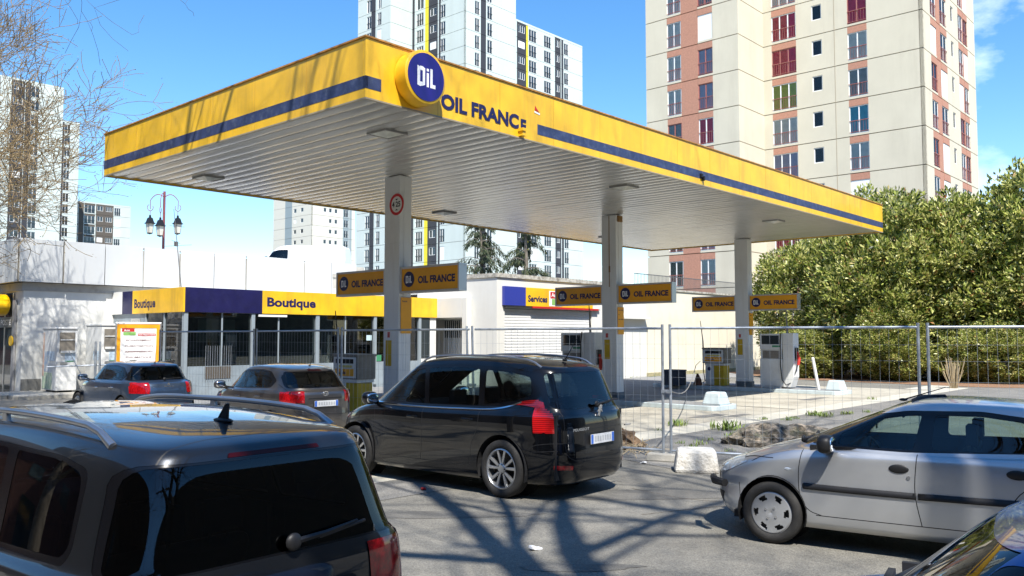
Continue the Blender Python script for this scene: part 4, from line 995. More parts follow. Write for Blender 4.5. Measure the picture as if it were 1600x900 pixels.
mb.build('window', M_wglass, bk)

# ================================================================== lamp post, aerial, van roof
lp = thing('street_lamp', 'maroon post with three antique black lanterns above the parapet', 'street lamp', (-16.4, 40.0, 0), R(8))
lp.scale = (.78, .78, .93)
M_mar = mat('maroon_paint', (.22, .06, .06), .5)
mb = MB(); mb.tube((0, 0, 0), (0, 0, 9.4), .10, .07, 12); mb.build('post', M_mar, lp, smooth=True)
M_lan = mat('lantern_glass', (.62, .60, .52), .3)
for i in range(3):
    t = R(180 + 120 * i) if i else R(180)
    t = [R(180), R(0), R(-90)][i]; rr_ = .80
    cx, cy = rr_ * math.cos(t), rr_ * math.sin(t); zl = 7.55 if i < 2 else 7.35
    mb = MB(); pts = [(0, 0, 9.1)]
    for k in range(9): u = k / 8; pts.append((cx * (u * 1.35 if u < .75 else 1.0125 - (u - .75) * .05), cy * (u * 1.35 if u < .75 else 1.0125), 9.1 + .25 * math.sin(u * PI) - 0.62 * u ** 2))
    cc = [(cx + .17 * math.cos(s_) * math.cos(t), cy + .17 * math.cos(s_) * math.sin(t), zl + 1.02 + .17 * math.sin(s_)) for s_ in [R(d_) for d_ in range(60, -240, -30)]]
    mb.path(pts, .022, 6); mb.path(cc, .02, 6); mb.path([(cx, cy, zl + .86), (cx, cy, zl + .62)], .02, 6)
    br = mb.build('scroll_arm', M_mar, lp, smooth=True)
    mb = MB(); mb.lathe([(.001, .66), (.06, .62), (.07, .52), (.16, .48), (.25, .26), (.33, .22), (.33, .19), (.24, .19)], 4, 0, 'z', (cx, cy, zl))
    for q in range(4):
        u = q * PI / 2; mb.tube((cx + .24 * math.cos(u), cy + .24 * math.sin(u), zl + .2), (cx + .16 * math.cos(u), cy + .16 * math.sin(u), zl - .28), .012, n=4)
    mb.lathe([(.17, -.27), (.17, -.31), (.05, -.34), (.001, -.36)], 4, 0, 'z', (cx, cy, zl))
    ln = mb.build('lantern', M_black, lp)
    mb = MB(); mb.lathe([(.22, .19), (.15, -.27), (.001, -.27)], 4, 0, 'z', (cx, cy, zl)); mb.build('lantern_glass', M_lan, ln)
ae = MB(); ae.tube((0, 0, 0), (-.32, 0, 2.75), .02, .010); ae.tube((-.20, .28, 1.62), (-.20, -.42, 1.66), .008); ae.box(-.27, -.06, 1.5, -.17, .06, 1.66)
ae.tube((-.45, 0, 2.2), (.05, 0, 2.15), .007); ae.tube((-.62, 0, 1.5), (.3, 0, 1.55), .007)
o = ae.build('roof_aerial', mat('aerial_grey', (.12, .12, .12), .5)); o.location = (-11.0, 28.4, 3.4); tag(o, 'thin slanted television aerial on the shop roof edge', 'aerial')

# ================================================================== VEGETATION
def leaf_mat(name, cols, rough=.4, trans=.25):
    m = bpy.data.materials.new(name); m.use_nodes = True; t = m.node_tree; n = t.nodes; l = t.links
    p = n['Principled BSDF']; p.inputs['Roughness'].default_value = rough; p.inputs['Specular IOR Level'].default_value = .5
    g = n.new('ShaderNodeNewGeometry'); rp = n.new('ShaderNodeValToRGB')
    els = rp.color_ramp.elements
    while len(els) < len(cols): els.new(.5)
    for i, (ps, c) in enumerate(cols): els[i].position = ps; els[i].color = (*c, 1)
    l.new(g.outputs['Random Per Island'], rp.inputs[0]); l.new(rp.outputs[0], p.inputs['Base Color'])
    tr = n.new('ShaderNodeBsdfTranslucent'); mx_ = n.new('ShaderNodeMixShader'); mx_.inputs[0].default_value = trans
    l.new(rp.outputs[0], tr.inputs[0]); l.new(p.outputs[0], mx_.inputs[1]); l.new(tr.outputs[0], mx_.inputs[2]); l.new(mx_.outputs[0], n['Material Output'].inputs[0])
    return m
def np_mesh(name, V, F4, mat_, parent=None):
    me = bpy.data.meshes.new(name); nv, nf = len(V), len(F4)
    me.vertices.add(nv); me.vertices.foreach_set('co', V.astype(np.float32).ravel())
    me.loops.add(nf * 4); me.loops.foreach_set('vertex_index', F4.astype(np.int32).ravel())
    me.polygons.add(nf); me.polygons.foreach_set('loop_start', np.arange(0, nf * 4, 4, dtype=np.int32)); me.polygons.foreach_set('loop_total', np.full(nf, 4, dtype=np.int32))
    me.update(); me.validate(); me.materials.append(mat_)
    o = bpy.data.objects.new(name, me); col.objects.link(o)
    if parent: o.parent = parent
    return o
def leaves(P, D, L_, W_, rs):
    """P centres, D directions -> folded leaf quads"""
    n = len(P); r = rs.normal(size=(n, 3)); s = np.cross(D, r); s /= np.linalg.norm(s, axis=1, keepdims=True) + 1e-9
    nn = np.cross(s, D); L2 = (L_ * rs.uniform(.6, 1.25, n))[:, None]; W2 = (W_ * rs.uniform(.7, 1.2, n))[:, None]
    a = P; b = P + D * L2 * .5 + s * W2 * .5 + nn * W2 * .15; c = P + D * L2 - nn * L2 * .12; d = P + D * L2 * .5 - s * W2 * .5 + nn * W2 * .15
    V = np.stack([a, b, c, d], 1).reshape(-1, 3); return V, np.arange(n * 4).reshape(-1, 4)
ML1 = leaf_mat('laurel_leaf', [(0., (.022, .045, .010)), (.18, (.07, .11, .018)), (.36, (.24, .30, .05)), (.60, (.50, .52, .13)), (.97, (.70, .66, .28)), (1., (.40, .12, .04))], .36, .3)
ML2 = leaf_mat('conifer_needle', [(0., (.02, .035, .02)), (.5, (.05, .075, .035)), (1., (.11, .12, .05))], .6, .15)
M_bark = mat('bark_grey', (.10, .085, .065), .95, c2=(.22, .19, .15), vs_=6, bump=.8, bs=25)
M_twig = mat('twig_brown', (.30, .22, .12), .9)
def bush_mesh(seed, r=(3.6, 3.2, 4.2), n_cl=820, per=58):
    rs = np.random.RandomState(seed)
    u = rs.normal(size=(n_cl, 3)); u /= np.linalg.norm(u, axis=1, keepdims=True)
    # lumpy radius
    ph = rs.uniform(0, 6.28, 12); fr = rs.normal(size=(12, 3)) * 2.6
    lump_ = sum(np.sin(u @ fr[i] + ph[i]) for i in range(12)) / 12
    rad = (1 + .42 * lump_) * rs.choice([1.07, .95, .8, .62], n_cl, p=[.34, .34, .2, .12])
    C = u * rad[:, None] * np.array(r); C[:, 2] += r[2] * .98
    C = C[C[:, 2] > .15]; u = u[:len(C)]
    k = len(C); per_ = per
    out = C - np.array([0, 0, r[2] * .8]); out /= np.linalg.norm(out, axis=1, keepdims=True)
    P = np.repeat(C, per_, 0); O = np.repeat(out, per_, 0)
    cs = np.repeat(rs.uniform(.22, .52, k), per_)[:, None]
    d = rs.normal(size=P.shape); d /= np.linalg.norm(d, axis=1, keepdims=True)
    P = P + d * cs * rs.uniform(.2, 1., (len(P), 1)) ** .6
    D = d * .8 + O * .5 + np.array([0, 0, .35]); D += rs.normal(size=D.shape) * .35; D /= np.linalg.norm(D, axis=1, keepdims=True)
    P[:, 2] = np.maximum(P[:, 2], .05)
    return leaves(P, D, .24, .095, rs)
def bush_branches(seed, r):
    rr = random.Random(seed); mb = MB()
    mb.path([(0, 0, 0), (.05, .02, r[2] * .5), (0, .1, r[2] * 1.2)], [.16, .11, .05], 7)
    for k in range(26):
        t = rr.uniform(0, 2 * PI); z = rr.uniform(.2, r[2] * .9); e = rr.uniform(.5, .85)
        mb.path([(0, 0, z), (r[0] * .4 * e * math.cos(t), r[1] * .4 * e * math.sin(t), z + .6), (r[0] * e * math.cos(t), r[1] * e * math.sin(t), z + rr.uniform(.6, 2.6))], [.06, .035, .012], 5)
    return mb
proto = {}
def bush(x, y, label, seed, s=(1, 1, 1), rz=0., nm='laurel_tree'):
    t = thing(nm, label, 'tree', (x, y, 0), rz, 'evergreen trees behind the forecourt')
    r = (3.6, 3.2, 4.2)
    if seed not in proto:
        V, F = bush_mesh(seed); a = np_mesh('crown', V, F, ML1, t); b = bush_branches(seed, r).build('trunk', M_bark, t)
        proto[seed] = (a.data, b.data)
    else:
        a = bpy.data.objects.new('crown', proto[seed][0]); b = bpy.data.objects.new('trunk', proto[seed][1])
        for o in (a, b): col.objects.link(o); o.parent = t
    a.scale = s; b.scale = s
    return t
bush(15.4, 43.0, 'evergreen tree with pale flower tips just right of the farthest canopy column', 1, (.84, .9, .84), 0)
bush(17.4, 39.6, 'evergreen tree rising above the right corner of the canopy', 2, (.98, .95, .96), 1.)
bush(20.0, 38.4, 'tall evergreen tree under the right edge of the cream tower', 1, (1.0, 1.1, 1.02), 2.2)
bush(23.4, 36.4, 'tallest evergreen tree at the right edge behind the silver car', 2, (1.1, 1.1, 1.06), 3.6)
bush(27.6, 34.0, 'evergreen tree standing outermost at the right side', 1, (1.1, 1., 1.04), 4.7)
bush(18.6, 42.8, 'evergreen tree in the second row behind the canopy corner', 1, (1., 1., 1.0), 5.)
for i, (x, y, s, lb) in enumerate(((13.9, 39.6, .42, 'low leafy shrub right of the white leaning post'), (16.2, 37.2, .45, 'low leafy shrub in front of the dark tree feet'), (19.6, 35.0, .44, 'low leafy shrub behind the twin fence posts'), (23.4, 33.2, .46, 'low leafy shrub at the right edge of the litter bed'))):
    bush(x, y, lb, 1 + i % 2, (s * 1.35, s, s * (.68, .82, .72, .62)[i]), i * 1.3, 'low_shrub')
mb = MB()
for i in range(60):
    t = rnd.uniform(0, 2 * PI); r_ = rnd.uniform(.1, .45); mb.path([(r_ * .3 * math.cos(t), r_ * .3 * math.sin(t), 0), (r_ * math.cos(t), r_ * math.sin(t), rnd.uniform(.5, 1.15))], .008, 4)
o = mb.build('dry_grass_tuft', MATS['dry_twig']); o.location = (16.2, 31.5, 0); tag(o, 'dry brown grass tuft in front of the evergreen trees', 'grass tuft')

# bare trees
def bare_tree(name, label, loc, H, seed, r0=.22, spread=1., gen=6, buds=False, group=None, lean=(0, 0), first=.28, thick=1., nbs=(2, 3, 3)):
    rr = random.Random(seed); T_ = thing(name, label, 'tree', loc, 0, group)
    tr = MB(); br = MB(); tips = []
    def grow(mb, p, d, L_, r, g):
        n_ = 4 if g < 3 else 3; pts = [p]; rs_ = [r]; c = p.copy(); dd = d.copy(); seg = L_ / n_
        for i in range(n_):
            dd = (dd + Vector((rr.uniform(-1, 1), rr.uniform(-1, 1), rr.uniform(-.5, .8))) * (.10 + .035 * g)).normalized()
            c = c + dd * seg; pts.append(c.copy()); rs_.append(max(r * (1 - .38 * (i + 1) / n_), .0075 if buds else .004))
        mb.path(pts, rs_, 8 if g == 0 else (6 if g < 3 else (4 if g < 5 else 3)), caps=False)
        if g >= gen: tips.append((pts[-1], dd)); tips.append((pts[1], dd)); return
        nb = rr.choice(nbs) if g < gen - 1 else 3
        if g == 0: nb = 5
        for k in range(nb):
            i = n_ if k == 0 else rr.randint(1 if g else 2, n_)
            t = rr.uniform(0, 2 * PI) if g else (k * 2 * PI / nb + rr.uniform(-.4, .4)); ang = R(rr.uniform(12, 25) if k == 0 else rr.uniform(28, 58)) * spread
            a = dd.orthogonal().normalized(); b = dd.cross(a)
            nd = (dd * math.cos(ang) + (a * math.cos(t) + b * math.sin(t)) * math.sin(ang)); nd.z += .10; nd.normalize()
            grow(br, pts[i], nd, L_ * rr.uniform(.62, .86), rs_[i] * min(.95, (.78 if k == 0 else rr.uniform(.45, .66)) * thick), g + 1)
    grow(tr, Vector((0, 0, 0)), Vector((lean[0], lean[1], 1)).normalized(), H * first, r0, 0)
    tr.build('trunk', M_bark, T_, smooth='all', recalc=False); br.build('branches', M_bark if not buds else M_twig, T_, smooth='all', recalc=False)
    if buds:
        rs = np.random.RandomState(seed); P = np.array([tuple(p) for p, d in tips]); D0 = np.array([tuple(d) for p, d in tips])
        k = 2; P = np.repeat(P, k, 0) + rs.normal(size=(len(P) * k, 3)) * .045; D = np.repeat(D0, k, 0) + rs.normal(size=(len(P), 3)) * .6; D /= np.linalg.norm(D, axis=1, keepdims=True)
        V, F = leaves(P, D, .042, .022, rs)
        np_mesh('crown', V, F, leaf_mat('bud_brown', [(0., (.12, .08, .04)), (.5, (.26, .19, .07)), (1., (.36, .30, .12))], .7, .2), T_)
    return T_
bare_tree('bare_tree', 'bare budding plane tree reaching in from the left edge', (-16.7, 19.5, 0), 16, 5, .26, 1.12, 7, True, 'bare street trees', lean=(.05, 0), nbs=(3, 4, 4), first=.26)
bare_tree('bare_tree', 'bare tree behind the viewer casting the branching shadows on the asphalt', (3.1, -2.0, 0), 20, 12, .46, 1.15, 7, False, 'bare street trees', first=.40, thick=1.06, nbs=(2, 3, 3, 4))
bare_tree('bare_tree', 'bare tree left behind the viewer shading the canopy edge', (-6.8, 7.2, 0), 20, 23, .30, 1.15, 7, False, 'bare street trees', first=.42)
bare_tree('bare_tree', 'bare tree far left shading the post office parapet', (-19, 8., 0), 19, 31, .28, 1., 6, False, 'bare street trees')
bare_tree('bare_tree', 'bare tree right of the viewer shading the silver car', (6.6, -2.6, 0), 20, 44, .44, 1.1, 7, False, 'bare street trees', first=.42, thick=1.14)
bare_tree('bare_tree', 'small far bare tree between middle column and cream tower', (11.2, 76, 0), 9.5, 51, .10, 1.2, 6, False, 'bare street trees')
# conifers behind the garage
def conifer(loc, H, label, seed, sp=1.):
    rr = random.Random(seed); T_ = thing('drooping_conifer', label, 'tree', loc, 0, 'drooping conifers behind the garage')
    mb = MB(); mb.path([(0, 0, 0), (.1, 0, H * .6), (0, .1, H)], [.2, .12, .03], 7); P = []; D = []
    z = H * .25
    while z < H:
        nb = rr.randint(3, 5)
        for k in range(nb):
            t = rr.uniform(0, 2 * PI); L_ = (1 - (z / H) ** 1.5) * 3.6 * sp * rr.uniform(.4, 1.1) + .5
            pts = [Vector((0, 0, z))]
            for j in range(1, 7):
                u = j / 6; pts.append(Vector((math.cos(t) * L_ * u, math.sin(t) * L_ * u, z + .35 * math.sin(u * 2.2) - .75 * u * u * L_ * .55)))
            mb.path(pts, [.035, .03, .025, .02, .015, .01, .006], 4)
            for j in range(6):
                for q in range(26):
                    u = rr.random(); p = pts[j].lerp(pts[j + 1], u); side_ = rr.uniform(-1, 1) * .22 * (1 - j / 9)
                    P.append((p.x - math.sin(t) * side_, p.y + math.cos(t) * side_, p.z - rr.random() * .30)); D.append((math.cos(t) * .4 + rr.uniform(-.4, .4), math.sin(t) * .4 + rr.uniform(-.4, .4), -1. + rr.uniform(-.2, .7)))
        z += H * .055
    mb.build('trunk', M_bark, T_)
    P = np.array(P); D = np.array(D); D /= np.linalg.norm(D, axis=1, keepdims=True); V, F = leaves(P, D, .26, .05, np.random.RandomState(seed))
    np_mesh('crown', V, F, ML2, T_)
def atpx(px, z): return ((px - 800) / 1335 * z, z, 0)
conifer(atpx(750, 52), 9.6, 'drooping dark conifer left behind the garage parapet', 1)
conifer(atpx(820, 50), 10.0, 'drooping conifer behind the garage above the blue sign', 2, .8)
conifer(atpx(782, 55), 5.9, 'low conifer between the two taller drooping conifers', 3, 1.)
conifer(atpx(802, 53), 5.7, 'low bushy conifer at the foot of the right drooping conifer', 4, 1.)
for px, z, s, lb in ((925, 70, .55, 'small round green tree left of the middle column'), (945, 62, .50, 'small dark tree beside the middle column'), (860, 60, .50, 'small shrub above the garage parapet')):
    bush(*atpx(px, z)[:2], lb, 2, (s * .5, s * .5, s * 1.25), 0, 'distant_tree')

# ================================================================== CARS
def hermite(tab, x):
    """smooth interpolation of [(x, v)] (any order)"""
    if not isinstance(tab, (list, tuple)): return np.full_like(x, float(tab))
    t = sorted(tab); X = np.array([p[0] for p in t], float); Y = np.array([p[1] for p in t], float)
    if len(X) == 1: return np.full_like(x, Y[0])
    m = np.gradient(Y, X); x = np.clip(x, X[0], X[-1]); i = np.clip(np.searchsorted(X, x) - 1, 0, len(X) - 2)
    h = X[i + 1] - X[i]; s = (x - X[i]) / h
    return (2 * s**3 - 3 * s**2 + 1) * Y[i] + (s**3 - 2 * s**2 + s) * h * m[i] + (-2 * s**3 + 3 * s**2) * Y[i + 1] + (s**3 - s**2) * h * m[i + 1]
NR, NS, NFc = 16, 64, 16
def ring(xf, xr, w, nf, nr, zt, xc=0.):
    T = np.linspace(0, PI, 1601); c = np.cos(T); s = np.sin(T)
    n = np.where(T < PI / 2, nr, nf)
    x = np.where(T < PI / 2, xc - (xc - xr) * np.abs(c) ** (2 / n), xc + (xf - xc) * np.abs(c) ** (2 / n)); y = w * np.maximum(s, 0) ** (2 / n)
    dx = np.abs(np.gradient(x)); dy = np.abs(np.gradient(y))
    half = 800
    i1 = int(np.argmax(dx[3:half] > dy[3:half])) + 3; i2 = half + int(np.argmax(dy[half + 3:-3] > dx[half + 3:-3])) + 3
    def seg(a, b, k, clus):
        d = np.concatenate([[0], np.cumsum(np.hypot(np.diff(x[a:b + 1]), np.diff(y[a:b + 1])))]); u = np.linspace(0, 1, k + 1)
        if clus == 'end': u = 1 - (1 - u) ** 1.7
        elif clus == 'start': u = u ** 1.7
        else: u = np.where(u < .5, .5 * (2 * u) ** 1.5, 1 - .5 * (2 * (1 - u)) ** 1.5)
        return np.interp(u * d[-1], d, x[a:b + 1]), np.interp(u * d[-1], d, y[a:b + 1])
    a = seg(0, i1, NR, 'end'); b = seg(i1, i2, NS, 'both'); d_ = seg(i2, 1600, NFc, 'start')
    X = np.concatenate([a[0], b[0][1:], d_[0][1:]]); Y = np.concatenate([a[1], b[1][1:], d_[1][1:]]); Y[0] = 0; Y[-1] = 0
    return np.stack([X, Y, hermite(zt, X)], 1)
def catmull(P, i, u):
    p0, p1, p2, p3 = P[max(i - 1, 0)], P[i], P[i + 1], P[min(i + 2, len(P) - 1)]
    def d(a, b): return np.maximum(np.linalg.norm(b - a, axis=1, keepdims=True), 1e-4) ** .5
    t01, t12, t23 = d(p0, p1), d(p1, p2), d(p2, p3)
    m1 = (p2 - p1) + t12 * ((p1 - p0) / t01 - (p2 - p0) / (t01 + t12)) if i > 0 else (p2 - p1)
    m2 = (p2 - p1) + t12 * ((p3 - p2) / t23 - (p3 - p1) / (t12 + t23)) if i + 2 < len(P) else (p2 - p1)
    return (2 * u**3 - 3 * u**2 + 1) * p1 + (u**3 - 2 * u**2 + u) * m1 + (-2 * u**3 + 3 * u**2) * p2 + (u**3 - u**2) * m2
class Shell:
    def __init__(s, rings, sharp, sub):
        """rings: list of ring() args; sharp: indices where the spline breaks; sub: rows per section"""
        Rg = [ring(*r) for r in rings]; rows = []; s.rowsec = []
        br = [0] + sorted(sharp) + [len(Rg) - 1]
        for q in range(len(br) - 1):
            P = Rg[br[q]:br[q + 1] + 1]
            for i in range(len(P) - 1):
                ns = sub[br[q] + i]
                for k in range(ns): rows.append(catmull(P, i, k / ns)); s.rowsec.append(br[q] + i)
        rows.append(Rg[-1]); s.rowsec.append(len(Rg) - 1)
        rows = np.array(rows); nr_, nc, _ = rows.shape
        full = np.concatenate([rows, rows[:, -2:0:-1] * np.array([1, -1, 1])], 1); s.nc = full.shape[1]; s.half = nc
        s.grid = full
        bm = bmesh.new(); s.bm = bm
        s.lx = bm.verts.layers.float_vector.new('on'); s.pid = bm.faces.layers.int.new('pid'); s.mi = bm.faces.layers.int.new('mi')
        s.sec = bm.faces.layers.int.new('sec'); s.colm = bm.faces.layers.int.new('col')
        V = [[bm.verts.new(full[i, j]) for j in range(s.nc)] for i in range(nr_)]
        for i in range(nr_ - 1):
            for j in range(s.nc):
                k = (j + 1) % s.nc
                q = [V[i][j], V[i + 1][j], V[i + 1][k], V[i][k]]
                if (q[0].co - q[3].co).length < 1e-6 or (q[1].co - q[2].co).length < 1e-6:
                    u = []
                    for v in q:
                        if all((v.co - w.co).length > 1e-6 for w in u): u.append(v)
                    q = u
                if len(q) < 3: continue
                f = bm.faces.new(q); f.smooth = True; f[s.sec] = s.rowsec[i]; f[s.colm] = j
        bmesh.ops.remove_doubles(bm, verts=bm.verts, dist=1e-5)
        bmesh.ops.recalc_face_normals(bm, faces=bm.faces)
        # roof faces must point up
        top = max(bm.faces, key=lambda f: f.calc_center_median().z)
        if top.normal.z < 0: bmesh.ops.reverse_faces(bm, faces=bm.faces)
        bm.normal_update()
        for v in bm.verts: v[s.lx] = v.normal
        bmesh.ops.triangulate(bm, faces=[f for f in bm.faces if len(f.verts) > 4])
    def proj(s, view):
        return {'side': (0, 2, 1), 'rear': (1, 2, 0), 'top': (0, 1, 2)}[view]
    def carve(s, poly, view, cond, assign):
        """cut the outline poly into the surface seen from view, then assign(face) on the faces inside"""
        a, b, c = s.proj(view); bm = s.bm
        lo = (min(p[0] for p in poly), min(p[1] for p in poly)); hi = (max(p[0] for p in poly), max(p[1] for p in poly))
        def bbox(f):
            xs = [v.co[a] for v in f.verts]; ys = [v.co[b] for v in f.verts]; return min(xs), min(ys), max(xs), max(ys)
        def cand():
            r = []
            for f in bm.faces:
                cc = f.calc_center_median()
                if not cond(cc): continue
                bb = bbox(f)
                if bb[2] < lo[0] - 1e-4 or bb[0] > hi[0] + 1e-4 or bb[3] < lo[1] - 1e-4 or bb[1] > hi[1] + 1e-4: continue
                r.append(f)
            return r
        fs = cand()
        for i in range(len(poly)):
            p, q = poly[i], poly[(i + 1) % len(poly)]
            el = (min(p[0], q[0]), min(p[1], q[1])); eh = (max(p[0], q[0]), max(p[1], q[1]))
            nx, ny = -(q[1] - p[1]), (q[0] - p[0]); L_ = math.hypot(nx, ny)
            if L_ < 1e-7: continue
            nx /= L_; ny /= L_
            sel = []
            for f in fs:
                bb = bbox(f)
                if bb[2] < el[0] or bb[0] > eh[0] or bb[3] < el[1] or bb[1] > eh[1]: continue
                ds = [(v.co[a] - p[0]) * nx + (v.co[b] - p[1]) * ny for v in f.verts]
                if min(ds) < -1e-5 and max(ds) > 1e-5: sel.append(f)
            if not sel: continue
            no = [0, 0, 0]; no[a] = nx; no[b] = ny; co = [0, 0, 0]; co[a] = p[0]; co[b] = p[1]
            geom = set(sel)
            for f in sel: geom.update(f.verts); geom.update(f.edges)
            ss = set(sel); 
            r = bmesh.ops.bisect_plane(bm, geom=list(geom), dist=1e-6, plane_co=co, plane_no=no)
            fs = [f for f in fs if f.is_valid and f not in ss] + [g for g in r['geom'] if isinstance(g, bmesh.types.BMFace)]
            fs = list({f: 1 for f in fs if f.is_valid})
        fs = cand(); out = []
        n = len(poly)
        for f in fs:
            cc = f.calc_center_median(); x, y = cc[a], cc[b]; ins = False; j = n - 1
            for i in range(n):
                xi, yi = poly[i]; xj, yj = poly[j]
                if (yi > y) != (yj > y) and x < (xj - xi) * (y - yi) / (yj - yi + 1e-12) + xi: ins = not ins
                j = i
            if ins: assign(f); out.append(f)
        return out
    def take(s, pids, name, mats, parent, off=0., skip_mi=False):
        bm = s.bm; fs = [f for f in bm.faces if f[s.pid] in pids]
        if not fs: return None
        idx = {}; V = []; Nn = []; F = []; MI = []
        for f in fs:
            q = []
            for v in f.verts:
                if v not in idx:
                    idx[v] = len(V); nn = Vector(v[s.lx]); nn = nn.normalized() if nn.length > 1e-6 else v.normal
                    V.append(tuple(v.co + nn * off)); Nn.append(nn)
                q.append(idx[v])
            F.append(q); MI.append(f[s.mi])
        me = bpy.data.meshes.new(name); me.from_pydata(V, [], F)
        for m_ in (mats if isinstance(mats, (list, tuple)) else [mats]): me.materials.append(m_)
        me.polygons.foreach_set('use_smooth', [True] * len(F))
        if not skip_mi: me.polygons.foreach_set('material_index', [min(k, len(me.materials) - 1) for k in MI])
        me.update()
        if len(me.vertices) == len(Nn): me.normals_split_custom_set_from_vertices([tuple(n) for n in Nn])
        o = bpy.data.objects.new(name, me); col.objects.link(o); o.parent = parent
        return o
def rpoly(pts, r=.04, n=4):
    """round the corners of a polygon; r may be a list"""
    out = []; k = len(pts)
    for i in range(k):
        p0, p1, p2 = Vector(pts[i - 1]), Vector(pts[i]), Vector(pts[(i + 1) % k]); rr = r[i] if isinstance(r, (list, tuple)) else r
        d0, d1 = (p0 - p1), (p2 - p1); rr = min(rr, d0.length * .45, d1.length * .45)
        if rr < 1e-4: out.append(tuple(p1)); continue
        a = p1 + d0.normalized() * rr; b = p1 + d1.normalized() * rr
        for j in range(n + 1): t = j / n; out.append(tuple(a * (1 - t) ** 2 + p1 * 2 * t * (1 - t) + b * t * t))
    return out
def inset(pts, d):
    k = len(pts); c = Vector((sum(p[0] for p in pts) / k, sum(p[1] for p in pts) / k)); area = sum(pts[i - 1][0] * pts[i][1] - pts[i][0] * pts[i - 1][1] for i in range(k)); sg = 1 if area > 0 else -1
    out = []
    for i in range(k):
        p0, p1, p2 = Vector(pts[i - 1]), Vector(pts[i]), Vector(pts[(i + 1) % k])
        a = (p1 - p0); b = (p2 - p1)
        if a.length < 1e-6 or b.length < 1e-6: out.append(tuple(p1)); continue
        n1 = Vector((-a.y, a.x)).normalized() * sg; n2 = Vector((-b.y, b.x)).normalized() * sg; m = (n1 + n2)
        m = m / max(.35, m.length_squared / 2) if m.length > 1e-6 else n1
        out.append(tuple(p1 + m * d))
    return out
def ribbon(pts, w):
    L_, R_ = [], []
    for i, p in enumerate(pts):
        a = Vector(pts[max(i - 1, 0)]); b = Vector(pts[min(i + 1, len(pts) - 1)]); d = (b - a).normalized(); n = Vector((-d.y, d.x)) * w / 2
        L_.append(tuple(Vector(p) + n)); R_.append(tuple(Vector(p) - n))
    return L_ + R_[::-1]
def spl(pts, n=6):
    """smooth open polyline through points"""
    P = [np.array([[p[0], p[1], 0.]]) for p in pts]; out = []
    for i in range(len(P) - 1):
        for k in range(n): q = catmull(P, i, k / n)[0]; out.append((q[0], q[1]))
    out.append(tuple(pts[-1])); return out

def paint(name, c, metal=.6, rough=.38, dusty=.0):
    return mat(name, c, rough, metal, coat=1., spec=.1 if max(c) < .05 else .5, dirt=dusty, ds=1.6, dirt_c=tuple(min(1, v + .10) for v in c)) 
M_trim = mat('gloss_black_trim', (.004, .004, .005), .18, spec=.45)
M_tint = glass('tinted_glass', (.84, .92, .89), 1.); M_priv = glass('privacy_glass', (.16, .18, .22), 1.)
M_seat = mat('seat_fabric', (.03, .03, .033), .9)
M_alloy = mat('alloy_silver', (.52, .53, .54), .3, metal=.85, var=.1, vs_=8)
M_hub = mat('plastic_hubcap', (.42, .43, .44), .38, metal=.5, var=.1, vs_=8)

